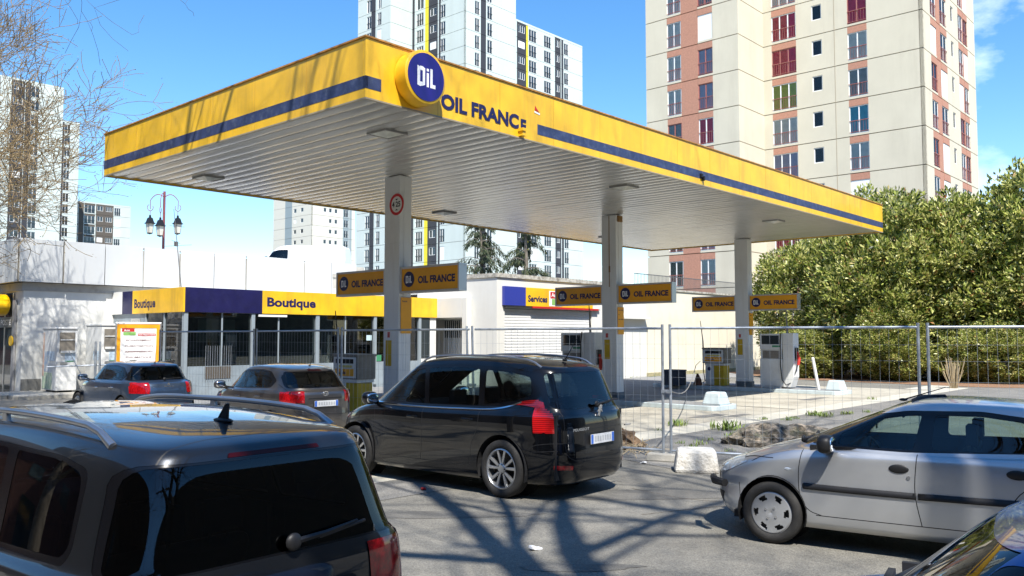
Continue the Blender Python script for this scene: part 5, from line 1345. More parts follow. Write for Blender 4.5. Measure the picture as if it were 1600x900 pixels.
def wheel(parent, x, y, r, side, style, wd=.20, steer=0.):
    """side +1: outer face towards +y"""
    rt = r * (.70 if style == 'alloy' else .665)
    mb = MB(); h = wd / 2
    prof = [(rt, -h + .02), (rt + .01, -h), (rt + (r - rt) * .55, -h - .006), (r - .025, -h + .004), (r - .006, -h + .02), (r, -h + .045), (r, -.012), (r - .006, -.010), (r - .006, -.004), (r, -.002), (r, .022), (r - .006, .024), (r - .006, .030), (r, .032), (r, h - .045), (r - .006, h - .02), (r - .025, h - .004), (rt + (r - rt) * .55, h + .006), (rt + .01, h), (rt, h - .02)]
    mb.lathe(prof, 56, 0, 'y'); tyre = mb.build('wheel', M_rubber, parent, smooth='all'); tyre.location = (x, y, r); tyre.rotation_euler = (0, 0, (PI if side < 0 else 0) + steer)
    mb = MB(); mb.lathe([(rt + .004, h - .012), (rt - .012, h - .004), (rt - .022, h - .02), (rt - .03, h - .09), (rt - .035, -h + .02)], 48, 0, 'y')
    rim = mb.build('rim', M_alloy if style != 'hubcap' else M_hub, tyre, smooth=True)
    mb = MB(); mb.lathe([(.001, -.02), (rt - .02, -.02), (rt - .02, -.03)], 32, 0, 'y'); mb.build('brake_disc', mat('brake_dark', (.03, .028, .026), .5, metal=.5), tyre)
    mb = MB()
    if style == 'alloy':      # five double spokes
        for k in range(5):
            for s_ in (-1, 1):
                t = 2 * PI * k / 5 + .3; a0 = t + s_ * .15; a1 = t + s_ * .27
                ct = lambda rr_, aa, yy: (rr_ * math.cos(aa), yy, rr_ * math.sin(aa))
                w0, w1 = .022, .034
                for (ra, rb, ya, yb) in ((.04, rt - .012, h - .025, h - .018),):
                    P = [ct(ra, a0 - .35 * s_ * .0 - w0 / ra * .6, ya), ct(ra, a0 + w0 / ra * .6, ya), ct(rb, a1 + w1 / rb * .55, yb), ct(rb, a1 - w1 / rb * .55, yb)]
                    Q = [(p[0], p[1] - .035, p[2]) for p in P]
                    mb._add(P + Q, [(0, 1, 2, 3), (7, 6, 5, 4), (0, 4, 5, 1), (1, 5, 6, 2), (2, 6, 7, 3), (3, 7, 4, 0)])
        mb.lathe([(.001, h - .010), (.045, h - .012), (.062, h - .022), (.062, h - .06)], 24, 0, 'y')
        mb.build('spokes', M_alloy, rim, bevel=.004)
        mb = MB()
        for k in range(5): t = 2 * PI * k / 5 + .62; mb.tube((.045 * math.cos(t) * 1.15, h - .02, .045 * math.sin(t) * 1.15), (.045 * math.cos(t) * 1.15, h - .011, .045 * math.sin(t) * 1.15), .009, n=8)
        mb.build('wheel_bolts', M_black, rim)
    else:                      # moulded hubcap with six curved slots
        n_ = 72; rr_ = [.001, .03, .055, .075, .10, .125, .145, .165, rt - .022, rt - .008]
        V = []; F = []
        for i, ra in enumerate(rr_):
            for j in range(n_): t = 2 * PI * j / n_; V.append((ra * math.cos(t), h + .004 - .10 * max(0, ra - .05) ** 1.3 - (.012 if ra < .03 else 0), ra * math.sin(t)))
        for i in range(len(rr_) - 1):
            for j in range(n_):
                u = (j / n_ * 6 + .35 * (rr_[i] / rt)) % 1
                if rr_[i] > .12 and rr_[i + 1] < rt - .012 and u < .42 - .5 * abs(rr_[i] - .145) : continue
                F.append((i * n_ + j, (i + 1) * n_ + j, (i + 1) * n_ + (j + 1) % n_, i * n_ + (j + 1) % n_))
        mb._add(V, F); mb.build('hubcap', M_hub, rim, smooth='all')
        mb = MB()
        for k in range(4): t = 2 * PI * k / 4 + .6; mb.tube((.058 * math.cos(t), h - .01, .058 * math.sin(t)), (.058 * math.cos(t), h + .012, .058 * math.sin(t)), .011, n=10)
        mb.build('wheel_bolts', M_chrome, rim)
        mb = MB(); mb.lathe([(.001, h - .035), (rt - .02, h - .035)], 32, 0, 'y'); mb.build('wheel_back', M_black, rim)
    return tyre

def seats(parent, c):
    zf = .28
    def seat(x, y, w, hb):
        mb = MB(); mb.box(x - .05, y - w, zf, x + .45, y + w, zf + .22)
        mb.prism([(x - .12, zf + .1), (x + .03, zf + .1), (x - .17, zf + hb), (x - .29, zf + hb - .02)], y - w, y + w, 'y')
        s_ = mb.build('seat', M_seat, parent, bevel=.05, smooth=True)
        for yy in ([y] if w < .4 else [y - .38, y, y + .38]):
            mb = MB(); mb.box(x - .30, yy - .13, zf + hb + .03, x - .21, yy + .13, zf + hb + .20); mb.tube((x - .25, yy - .06, zf + hb - .05), (x - .25, yy - .06, zf + hb + .08), .008); mb.tube((x - .25, yy + .06, zf + hb - .05), (x - .25, yy + .06, zf + hb + .08), .008)
            mb.build('headrest', M_seat, s_, bevel=.035, smooth=True)
    seat(c['seat_x'], .36, .25, .70); seat(c['seat_x'], -.36, .25, .70); seat(c['seat_x'] - .88, 0, .60, .62)
    dx = c['seat_x'] + .78
    mb = MB(); mb.prism([(dx - .12, .6), (dx + .35, .5), (dx + .5, c['dash_z'] - .06), (dx + .05, c['dash_z']), (dx - .1, c['dash_z'] - .06)], -.62, .62, 'y'); mb.build('dashboard', M_seat, parent, bevel=.03)
    mb = MB(); cx = dx - .22; cz = c['dash_z'] - .08; pts = []
    for k in range(25): t = 2 * PI * k / 24; pts.append((cx + .18 * math.sin(t) * .42, .36 + .18 * math.cos(t), cz + .18 * math.sin(t) * .9))
    mb.path(pts, .015, 8); mb.tube((cx, .2, cz), (cx, .52, cz), .014); mb.tube((cx, .36, cz), (cx + .15, .36, cz - .08), .03); mb.ball((cx, .36, cz), (.03, .06, .05))
    mb.build('steering_wheel', M_black, parent, smooth=True)
    mb = MB(); mb.ball((c['rings'][8][0] - .16, 0, c['mirror_z']), (.015, .11, .035)); mb.build('inner_mirror', M_black, parent, smooth=True)

BODY, TRIM, GL, GR_, WS, RG, TLL, TLR, HLL, HLR, TAIL, RUB, CHR, BRK, GONE, BUMP, REFL, VENT = range(18)
def make_car(name, label, c, loc, heading, group='parked cars'):
    car = thing(name, label, 'car', loc, heading, group)
    sh = Shell(c['rings'], c['sharp'], c['sub'])
    bm = sh.bm; pid = sh.pid; mi = sh.mi
    half = sh.half; nc = sh.nc
    def setp(p, m_=0, only=None):
        def f_(f):
            if only is None or f[pid] in only: f[pid] = p; f[mi] = m_
        return f_
    # ---- wheel arches
    for x in (c['xa_f'], c['xa_r']):
        n = 36; Ra = c['arch']; pl = [(x + Ra * math.cos(2 * PI * k / n), c['wr'] + .01 + Ra * 1.0 * math.sin(2 * PI * k / n)) for k in range(n)]
        for s_ in (1, -1): sh.carve(pl, 'side', lambda cc, s_=s_: cc.y * s_ > c['hw'] - .32 and cc.z < 1., setp(GONE))
    # ---- windscreen by grid columns
    gs = c['glass_sec']
    if c.get('windscreen', True):
        lo, hi = NR + NS + c.get('ws_in', 4), (half - 1) * 2 - (NR + NS + c.get('ws_in', 4)) - 1
        rows = [i for i, q in enumerate(sh.rowsec) if q == gs]
        zl = [sh.grid[i, half - 1, 2] for i in rows]
        for f in bm.faces:
            if f[sh.sec] == gs and lo <= f[sh.colm] <= hi and f[pid] == BODY: f[pid] = WS
    # ---- rear glass and tailgate
    if 'rear_frame' in c: sh.carve(c['rear_frame'], 'rear', lambda cc: cc.x < c['rear_x'], setp(TRIM, 0, (BODY,)))
    if 'rear_glass' in c: sh.carve(c['rear_glass'], 'rear', lambda cc: cc.x < c['rear_x'], setp(RG, 0, (BODY, TRIM)))
    # ---- side glass
    for s_ in (1, -1):
        cd = lambda cc, s_=s_: cc.y * s_ > .28
        if 'side_frame' in c: sh.carve(c['side_frame'], 'side', cd, setp(TRIM, 0, (BODY, WS)))
        for k, pl in enumerate(c['side_glass']): sh.carve(pl, 'side', cd, setp(GL + 100 + k * 2 + (0 if s_ > 0 else 1), 0, (BODY, TRIM, WS)))
        for pl in c.get('pillar', []): sh.carve(pl, 'side', cd, setp(TRIM, 0, (BODY,)))
        if 'chrome' in c: sh.carve(c['chrome'], 'side', cd, setp(CHR, 0, (BODY, TRIM)))
        for k, pl in enumerate(c.get('rub', [])): sh.carve(pl, 'side', cd, setp(300 + k * 2 + (s_ > 0), 0, (BODY,)))
        for pl in c.get('seams', []): sh.carve(ribbon(pl, .008), 'side', cd, setp(BODY, 1, (BODY,)))
        for pl in c.get('black_low', []): sh.carve(pl, 'side', cd, setp(BODY, 1, (BODY,)))
        tl = TLL if s_ > 0 else TLR; hl = HLL if s_ > 0 else HLR
        if 'tail_side' in c: sh.carve(c['tail_side'], 'side', lambda cc, s_=s_: cc.y * s_ > c['tail_y'] and cc.x < 0, setp(tl, 0, (BODY, TRIM)))
        if 'tail_rear' in c: sh.carve([(p[0] * s_, p[1]) for p in c['tail_rear']], 'rear', lambda cc: cc.x < c['tail_x'], setp(tl, 0, (BODY, TRIM)))
        if 'head_side' in c: sh.carve(c['head_side'], 'side', lambda cc, s_=s_: cc.y * s_ > c['head_y'] and cc.x > 0, setp(hl, 0, (BODY,)))
        for pl in c.get('fog', []): sh.carve([(p[0] * s_, p[1]) for p in pl], 'rear', lambda cc: cc.x < -1., setp(REFL, 0, (BODY,)))
    for pl in c.get('rear_seams', []): sh.carve(ribbon(pl, .009), 'rear', lambda cc: cc.x < c['rear_x'], setp(BODY, 1, (BODY,)))
    for pl in c.get('rear_black', []): sh.carve(pl, 'rear', lambda cc: cc.x < -1., setp(BODY, 1, (BODY,)))
    for pl in c.get('front_black', []): sh.carve(pl, 'rear', lambda cc: cc.x > 1.2, setp(BODY, 1, (BODY,)))
    for pl in c.get('top_seams', []): sh.carve(ribbon(pl, .007), 'top', lambda cc: cc.z > .75, setp(BODY, 1, (BODY,)))
    if 'roof_glass' in c: sh.carve(c['roof_glass'], 'top', lambda cc: cc.z > 1.2, setp(VENT, 0, (BODY,)))
    if 'brake' in c: sh.carve(c['brake'], 'rear', lambda cc: cc.x < c['rear_x'] and cc.z > 1.1, setp(BRK, 0, (BODY, TRIM, RG)))
    P_ = c['paint']
    body = sh.take((BODY,), 'body', [P_, M_black], car)
    # turned-in lip round the wheel openings
    sh.take((TRIM,), 'window_trim', M_trim, car, -.002)
    ws = sh.take((WS,), 'windscreen', c['glass'], car, -.004)
    sh.take((RG,), 'rear_window', c.get('rglass', c['glass']), car, -.004)
    for k in range(len(c['side_glass'])):
        g = c.get('glasses', [c['glass']] * 9)[k]
        for s_ in (0, 1): sh.take((GL + 100 + k * 2 + s_,), 'side_window', g, car, -.004)
    for p, nm, m_, of in ((TLL, 'tail_light', c.get('tail_mat', M_redlens), .006), (TLR, 'tail_light', c.get('tail_mat', M_redlens), .006), (HLL, 'headlight', M_clear, .004), (HLR, 'headlight', M_clear, .004),
                      (300, 'rubbing_strip', M_black, .014), (301, 'rubbing_strip', M_black, .014), (302, 'rubbing_strip', M_black, .014), (303, 'rubbing_strip', M_black, .014), (CHR, 'chrome_line', M_chrome, .006), (BRK, 'brake_light', M_reddark, .004), (REFL, 'reflector', M_redlens, .004), (VENT, 'glass_roof', mat('roof_glass_black', (.006, .007, .009), .03, coat=1.), .001)):
        o = sh.take((p,), nm, m_, car, of, True)
        if o is not None and of > .008:
            sd = o.modifiers.new('thick', 'SOLIDIFY'); sd.thickness = .014; sd.offset = -1
    # ---- inner lining (dark), behind every opaque panel above the belt
    fs = [f for f in bm.faces if f[pid] in (BODY, TRIM, CHR, BRK, VENT) and f.calc_center_median().z > c['line_z'] and c['line_x0'] < f.calc_center_median().x < c['line_x1']]
    V = []; F = []; ix = {}
    for f in fs:
        q = []
        for v in f.verts:
            if v not in ix: ix[v] = len(V); V.append(tuple(v.co - Vector(v[sh.lx]) * .022))
            q.append(ix[v])
        F.append(q[::-1])
    mb = MB(); mb._add(V, F); mb.build('inner_lining', M_dark, car, smooth='all', recalc=False)
    bm.free()
    # ---- floor tub and arches
    hw = c['hw']; mb = MB(); mb.box(c['xa_r'] - .45, -hw + .12, .20, c['xa_f'] + .40, hw - .12, .27)
    x0, x1 = c['xa_r'] + .36, c['xa_f'] - .36
    for s_ in (-1, 1): mb.box(x0, s_ * (hw - .14), .25, x1, s_ * (hw - .11), c['line_z'] + .02)
    mb.box(c['line_x1'] - .1, -hw + .18, .25, c['line_x1'] - .07, hw - .18, c['line_z'] + .0); mb.box(c['line_x0'] + .06, -hw + .18, .25, c['line_x0'] + .09, hw - .18, c['line_z'])
    mb.build('floor', M_dark, car)
    for x in (c['xa_f'], c['xa_r']):
        for s_ in (-1, 1):
            mb = MB()
            Ra = c['arch'] - .004; n = 20; V = []
            for k in range(n + 1):
                t = -.35 + (PI + .7) * k / n
                V += [(x + Ra * math.cos(t), s_ * (hw - .02), c['wr'] + .01 + Ra * math.sin(t)), (x + Ra * math.cos(t), s_ * (hw - .36), c['wr'] + .01 + Ra * math.sin(t))]
            mb._add(V, [(2 * k, 2 * k + 1, 2 * k + 3, 2 * k + 2) for k in range(n)])
            mb._add([(x + Ra * math.cos(2 * PI * k / 20), s_ * (hw - .36), c['wr'] + .01 + Ra * math.sin(2 * PI * k / 20)) for k in range(20)], [tuple(range(20))])
            mb.build('wheel_arch_liner', M_dark, car, recalc=False)
    for x in (c['xa_f'], c['xa_r']):
        for s_ in (-1, 1): wheel(car, x, s_ * (hw - .115 + c.get('track', 0)), c['wr'], s_, c['wheel'])
    seats(car, c)
    # ---- door mirrors
    for s_ in c.get('mirror_sides', (-1, 1)):
        x, y, z = c['mirror']; mb = MB(); mb.ball((x, s_ * (y + .14), z), (.075, .125, .085), 20, 14, 0, .72); mb.path([(x + .02, s_ * (y - .02), z - .06), (x + .01, s_ * (y + .06), z - .05)], [.035, .03], 8)
        q = mb.build('door_mirror', c.get('mirror_mat', P_), car, smooth=True)
        mb = MB(); mb.ball((x - .062, s_ * (y + .14), z), (.018, .105, .066), 20, 10, 0, .7); mb.build('mirror_glass', M_chrome, q, smooth=True)
    # ---- handles
    for (x, z) in c['handles']:
        for s_ in (-1, 1):
            y = s_ * c['handle_y']; mb = MB()
            if c.get('handle_style') == 'oval': mb.ball((x, y, z), (.085, .012, .040), 20, 10)
            else: mb.path([(x - .09, y - s_ * .012, z), (x - .07, y + s_ * .022, z), (x + .07, y + s_ * .022, z), (x + .09, y - s_ * .012, z)], [.012, .015, .015, .012], 8)
            mb.build('door_handle', c.get('handle_mat', P_), car, smooth=True)
    return car

def scene_pose(x, y, fx, fy): return (x, y, 0), math.atan2(fy, fx)

def hull(xf, xr, w, bump_z, sh, hood, belt, cowl_x, belt_xr, belt_w, roof, roof_xf, roof_xr, roof_w, hm=None, sh_xr=None, nf=3.0, nr=5., crown=.06, hood_x=None, belt_nr=4., roof_nr=4.5):
    sh_xr = xr + .04 if sh_xr is None else sh_xr
    hood_x = (xf + cowl_x) / 2 if hood_x is None else hood_x
    up = lambda tab, d: [(x, z + d) for x, z in tab]
    return [(xf - .35, xr + .35, w - .14, 4, 4, .21), (xf - .14, xr + .10, w - .045, 3.6, 5, .19), (xf - .03, xr + .02, w - .012, nf + .4, nr, .33), (xf, xr, w, nf, nr, bump_z),
            (xf - .02, xr + .012, w, nf, nr, bump_z + .14), (xf - .08, sh_xr, w - .008, nf, nr, sh), (hood_x, (sh_xr + belt_xr) / 2, (w - .012 + belt_w) / 2 + .012, nf, (nr + belt_nr) / 2, hood),
            (cowl_x, belt_xr, belt_w, 2.6, belt_nr, belt), (roof_xf, roof_xr, roof_w, 3.2, roof_nr, roof), (roof_xf - .10, roof_xr + .05, roof_w - .06, 3.2, roof_nr, up(roof, crown * .45)),
            (roof_xf - .35, roof_xr + .30, roof_w * .5, 3, 4, up(roof, crown * .92)), (roof_xf - .6, roof_xr + .6, .0, 2, 2, up(roof, crown))]
SUBS = [1, 2, 3, 3, 6, 5, 4, 14, 3, 5, 4]

# ---------- black family car (three side windows, boomerang lamps)
c5 = dict(rings=hull(2.27, -2.25, .918, .50, [(2.2, .70), (1.4, .86), (0, .90), (-2.2, .96)], [(1.9, .86), (1.2, .96), (0, .955), (-2.2, 1.01)], [(1.6, 1.0), (1., .985), (0, .99), (-1.4, 1.03), (-2.1, 1.10)],
                   1.50, -2.13, .835, [(.55, 1.46), (.2, 1.525), (-.5, 1.565), (-1.3, 1.545), (-2., 1.47)], .55, -1.95, .672, nf=2.5, crown=.068, hood_x=1.85, belt_nr=5.2, roof_nr=6), sharp=[7], sub=SUBS, glass_sec=7,
          xa_f=1.36, xa_r=-1.36, arch=.385, wr=.335, hw=.918, wheel='alloy', rear_x=-1.5,
          side_frame=rpoly([(1.33, 1.005), (.58, 1.44), (.25, 1.495), (-.5, 1.53), (-1.3, 1.505), (-1.78, 1.43), (-1.86, 1.18), (-1.58, 1.085), (-1.25, 1.03), (0, .995)], .06),
          side_glass=[rpoly([(.98, 1.035), (.93, 1.10), (.50, 1.38), (.30, 1.445), (.13, 1.465), (.03, 1.03)], .03), rpoly([(-.05, 1.03), (.05, 1.47), (-.5, 1.495), (-.86, 1.48), (-.93, 1.05)], .03), rpoly([(-1.02, 1.06), (-.96, 1.475), (-1.35, 1.455), (-1.66, 1.40), (-1.72, 1.20), (-1.5, 1.12)], .05)],
          chrome=ribbon(spl([(1.22, .992), (.6, .982), (0, .982), (-.6, .992), (-1.15, 1.01), (-1.38, 1.045), (-1.60, 1.11)], 4), .017),
          tail_side=rpoly([(-1.48, 1.075), (-1.62, 1.125), (-1.85, 1.15), (-2.5, 1.15), (-2.5, .78), (-1.95, .775), (-1.92, .95), (-1.84, 1.05), (-1.64, 1.075)], .03), tail_y=.72, tail_rear=rpoly([(.70, 1.13), (1.2, 1.16), (1.2, .78), (.79, .775), (.76, .95)], .03), tail_x=-1.80,
          tail_mat=None, rear_frame=rpoly([(-.72, 1.03), (.72, 1.03), (.645, 1.495), (-.645, 1.495)], .06), rear_glass=rpoly([(-.69, 1.045), (.69, 1.045), (.61, 1.45), (-.61, 1.45)], .05),
          rear_seams=[spl([(-.64, 1.02), (-.64, .78), (-.60, .50), (0, .47), (.60, .50), (.64, .78), (.64, 1.02)], 5), [(-.42, .80), (.42, .80)]], rear_black=[rpoly([(-.33, .585), (.33, .585), (.35, .76), (-.35, .76)], .03)],
          seams=[[(-1.80, .56), (-2.1, .58)], spl([(1.0, .99), (.98, .7), (.93, .34)], 4), spl([(.0, .99), (-.01, .6), (.02, .34)], 4), spl([(-1.0, 1.02), (-.99, .80), (-.90, .62), (-.86, .34)], 4), [(.95, .335), (-.86, .335)], [(1.9, .24), (-1.9, .24)], spl([(-1.73, .55), (-1.80, .62), (-2.02, .66), (-2.2, .66)], 3)],
          fog=[rpoly([(.55, .36), (.74, .37), (.74, .42), (.55, .41)], .01)], brake=rpoly([(-.22, 1.505), (.22, 1.505), (.21, 1.535), (-.21, 1.535)], .01),
          paint=paint('black_car_paint', (.004, .0045, .006), .3, .35), glass=M_tint, glasses=[M_tint, glass('tinted_glass_dark', (.50, .60, .58)), glass('tinted_glass_dark2', (.32, .38, .38))], rglass=glass('rear_glass_dark', (.48, .58, .60)),
          line_z=.98, line_x0=-2.15, line_x1=1.3, seat_x=.1, dash_z=1.0, mirror_z=1.42, mirror=(.98, .82, 1.06), handles=[(.18, .86), (-.82, .88)], handle_y=.918,
          head_side=rpoly([(1.70, .80), (1.95, .88), (2.3, .80), (2.5, .66), (2.2, .64)], .02), head_y=.45)
M_boom = mat('ribbed_red_lens', (.62, .010, .012), .10, coat=1.)
nt = M_boom.node_tree; wv = nt.nodes.new('ShaderNodeTexWave'); wv.bands_direction = 'Z'; wv.inputs['Scale'].default_value = 14; tcx = nt.nodes.new('ShaderNodeTexCoord'); rpx = nt.nodes.new('ShaderNodeValToRGB')
rpx.color_ramp.elements[0].color = (.22, .002, .004, 1); rpx.color_ramp.elements[1].color = (.60, .012, .012, 1); nt.links.new(tcx.outputs['Object'], wv.inputs['Vector']); nt.links.new(wv.outputs['Fac'], rpx.inputs[0]); nt.links.new(rpx.outputs[0], nt.nodes['Principled BSDF'].inputs['Base Color'])
c5['tail_mat'] = M_boom
loc, h_ = (-.60, 11.50, 0), R(140.5)
car5 = make_car('parked_car', 'black family car with boomerang red tail lights parked at the fence', c5, loc, h_); car5.scale = (.95, .93, 1.0)
def plate(car, x, y, z, rake=.12, nm='number_plate', w=.52, h=.11):
    mb = MB(); mb.box(-.006, -w / 2, -h / 2, .0, w / 2, h / 2, 0); mb.box(-.008, w / 2 - .05, -h / 2 + .004, -.006, w / 2 - .004, h / 2 - .004, 1); mb.box(-.008, -w / 2 + .004, -h / 2 + .004, -.006, -w / 2 + .05, h / 2 - .004, 1)
    for k in range(7): mb.box(-.0075, -.19 + k * .055, -.03, -.006, -.155 + k * .055, .03, 2)
    o = mb.build(nm, [mat('plate_white', (.62, .63, .64), .4), mat('plate_blue', (.03, .12, .50), .4), mat('plate_blur_grey', (.42, .43, .44), .5)], car); o.location = (x, y, z); o.rotation_euler = (0, rake, 0); return o
plate(car5, -2.268, 0, .685, .02)
def bars(car, pts, r, nm, m_): return MB().path(pts, r, 8).build(nm, m_, car, smooth=True)
def roof_rail(car, x0, x1, y, z0, zf, m_, r=.017, feet=(0, 1), mid=True):
    for s_ in (-1, 1):
        mb = MB(); pts = []; n = 20
        for k in range(n + 1):
            u = k / n; x = x0 + (x1 - x0) * u; z = zf(x); e = min(u, 1 - u); lift = .052 * min(1, (e / .10)) ** .6 if e < .10 else .052
            pts.append((x, s_ * y(x), z + lift - (.012 if e == 0 else 0)))
        mb.path(pts, [r * (1.25 if k in (0, n) else 1) for k in range(n + 1)], 10)
        for u in ((.5,) if mid else ()):
            x = x0 + (x1 - x0) * u; mb.prism([(x - .03, zf(x) - .02), (x + .03, zf(x) - .02), (x + .018, zf(x) + .05), (x - .018, zf(x) + .05)], s_ * y(x) - .012, s_ * y(x) + .012, 'y')
        mb.build('roof_rail', m_, car, smooth=True)
M_rail = mat('satin_rail', (.42, .43, .45), .28, metal=.9)
roof_rail(car5, -1.75, .35, lambda x: .57, 0, lambda x: float(hermite([(.55, 1.49), (.2, 1.55), (-.5, 1.585), (-1.3, 1.565), (-2., 1.49)], np.array([x]))[0]) + .0, M_rail, .013, mid=False)
def aerial(car, x, z, l=.42, lean=-.28): 
    mb = MB(); mb.ball((x, 0, z), (.04, .022, .015)); mb.tube((x, 0, z), (x + lean, 0, z + l), .007, .003); mb.build('aerial', M_black, car, smooth=True)
aerial(car5, -1.70, 1.585, .30, -.22)
def wiper(car, p, q, r=.010):
    mb = MB(); p, q = Vector(p), Vector(q); mb.ball(tuple(p), (.02, .045, .04)); mb.path([tuple(p), tuple(p.lerp(q, .45) + Vector((-.02, 0, .0))), tuple(q)], [.016, .012, .006], 6)
    d = (q - p); mb.path([tuple(p.lerp(q, .35) + Vector((-.012, 0, -.012))), tuple(q + d * .12 + Vector((-.004, 0, -.012)))], [.010, .008], 5); mb.build('wiper', M_black, car, smooth=True)
wiper(car5, (-2.19, -.0, 1.075), (-2.165, -.46, 1.12))
mb = MB(); add_text(mb, 'PEUGEOT', (-2.262, .62, .80), (0, -1, 0), (0, 0, 1), width=.34, height=.03, bold=.02); mb.build('badge_lettering', M_chrome, car5)
mb = MB()       # standing lion-like emblem
for poly in ([(-.02, -.06), (.0, -.065), (.02, .0), (.05, .02), (.06, .06), (.03, .075), (.01, .05), (-.03, .045), (-.02, .02), (-.045, .01), (-.05, -.01), (-.015, -.005)], [(-.02, -.0), (-.05, -.055), (-.035, -.06), (-.0, -.02)], [(.02, .02), (.05, -.02), (.062, -.015), (.045, .03)]):
    mb.prism([(-y_, z_ + 1.0) for y_, z_ in poly], -2.232, -2.218, 'x')
mb.build('emblem', M_chrome, car5)
mb = MB(); mb.box(-2.245, -.72, .785, -2.225, -.58, .80); mb.build('model_badge', M_chrome, car5)

# ---------- silver five-door hatchback
c2 = dict(rings=hull(1.95, -1.87, .826, .47, [(1.9, .665), (1.3, .77), (.5, .83), (-1.8, .88)], [(1.6, .80), (1.0, .885), (0, .90), (-1.8, .95)], [(1.3, .945), (.7, .925), (0, .93), (-1.0, .955), (-1.7, 1.02)],
                   1.08, -1.66, .755, [(.25, 1.27), (-.1, 1.335), (-.6, 1.345), (-1.1, 1.315), (-1.5, 1.235)], .28, -1.42, .565, nf=2.7, nr=4, crown=.055, hood_x=1.50, belt_nr=3.2, roof_nr=3.6), sharp=[7], sub=SUBS, glass_sec=7,
          xa_f=1.22, xa_r=-1.22, arch=.335, wr=.292, hw=.826, wheel='hubcap', rear_x=-1.2, ws_in=3,
          side_frame=rpoly([(.90, .945), (.82, 1.0), (.30, 1.25), (.0, 1.30), (-.6, 1.318), (-1.05, 1.265), (-1.36, 1.10), (-1.32, 1.0), (0, .94)], .06),
          side_glass=[rpoly([(.62, .965), (.60, 1.06), (.28, 1.215), (.02, 1.26), (-.12, 1.27), (-.05, .965)], .03), rpoly([(-.20, .972), (-.23, 1.275), (-.6, 1.28), (-.93, 1.24), (-1.10, 1.10), (-1.12, .995)], .05)],
          rub=[rpoly([(.92, .545), (.92, .60), (-.08, .60), (-.08, .545)], [.02, .02, .003, .003]), rpoly([(-.095, .545), (-.095, .60), (-.93, .61), (-.93, .555)], [.003, .003, .02, .02])],
          seams=[spl([(.93, .90), (.96, .7), (.94, .45), (.86, .35), (.75, .315)], 5), spl([(-.09, .93), (-.07, .6), (-.12, .315)], 5), [(.80, .312), (-.80, .315)], spl([(-1.14, .98), (-1.05, .8), (-.85, .62), (-.80, .36)], 5), spl([(1.22, .80), (1.5, .78), (1.93, .60)], 5), spl([(1.60, .52), (1.56, .20)], 2), [(.88, .36), (.98, .36)]],
          head_side=rpoly([(1.50, .735), (1.62, .80), (1.80, .745), (2.2, .60), (2.2, .54), (1.78, .60)], .02), head_y=.38,
          front_black=[rpoly([(-.33, .50), (.33, .50), (.36, .58), (-.36, .58)], .02), rpoly([(-.45, .28), (.45, .28), (.48, .40), (-.48, .40)], .02)],
          tail_side=rpoly([(-1.62, .98), (-1.58, .72), (-2.3, .62), (-2.3, 1.02)], .03), tail_y=.4, rear_glass=rpoly([(-.62, 1.0), (.62, 1.0), (.5, 1.22), (-.5, 1.22)], .05), top_seams=[spl([(1.83, .52), (1.45, .63), (1.02, .66)], 5), spl([(1.83, -.52), (1.45, -.63), (1.02, -.66)], 5)],
          paint=paint('silver_car_paint', (.52, .53, .535), .6, .34, .10), glass=glass('green_tint_glass', (.62, .74, .70)), line_z=.93, line_x0=-1.7, line_x1=.95, seat_x=-.25, dash_z=.93, mirror_z=1.22, mirror=(.68, .735, .985), mirror_mat=M_black,
          handles=[(.06, .80), (-.87, .82)], handle_y=.826, handle_style='oval', handle_mat=M_black)
loc, h_ = (3.70, 7.86, 0), R(147.6)
car2 = make_car('parked_car', 'silver hatchback with black rubbing strips and plastic hubcaps on the right', c2, loc, h_); car2.scale = (.927, .927, .948)
aerial(car2, .12, 1.36, .13, -.38)
for s_ in (-1, 1):
    mb = MB(); mb.path([(1.70, s_ * .735, .525), (1.84, s_ * .63, .525), (1.93, s_ * .42, .525)], [.038, .042, .036], 8)
    mb.build('bumper_strip', M_black, car2, smooth=True)
for s_ in (-1, 1):
    mb = MB(); mb.ball((1.05, s_ * .822, .72), (.035, .008, .016)); mb.build('side_repeater', M_clear, car2, smooth=True)
mb = MB(); mb.tube((-.02, .818, .73), (-.02, .832, .73), .016, n=14); mb.build('door_lock', M_chrome, car2)
wiper(car2, (1.02, .3, .955), (.80, -.35, 1.03)); wiper(car2, (1.0, -.25, .955), (.78, -.62, 1.0))
mb = MB(); mb.box(.42, -.34, 1.04, .425, -.26, 1.12); mb.build('yellow_note', mat('note_yellow', (.5, .5, .05), .6), car2)

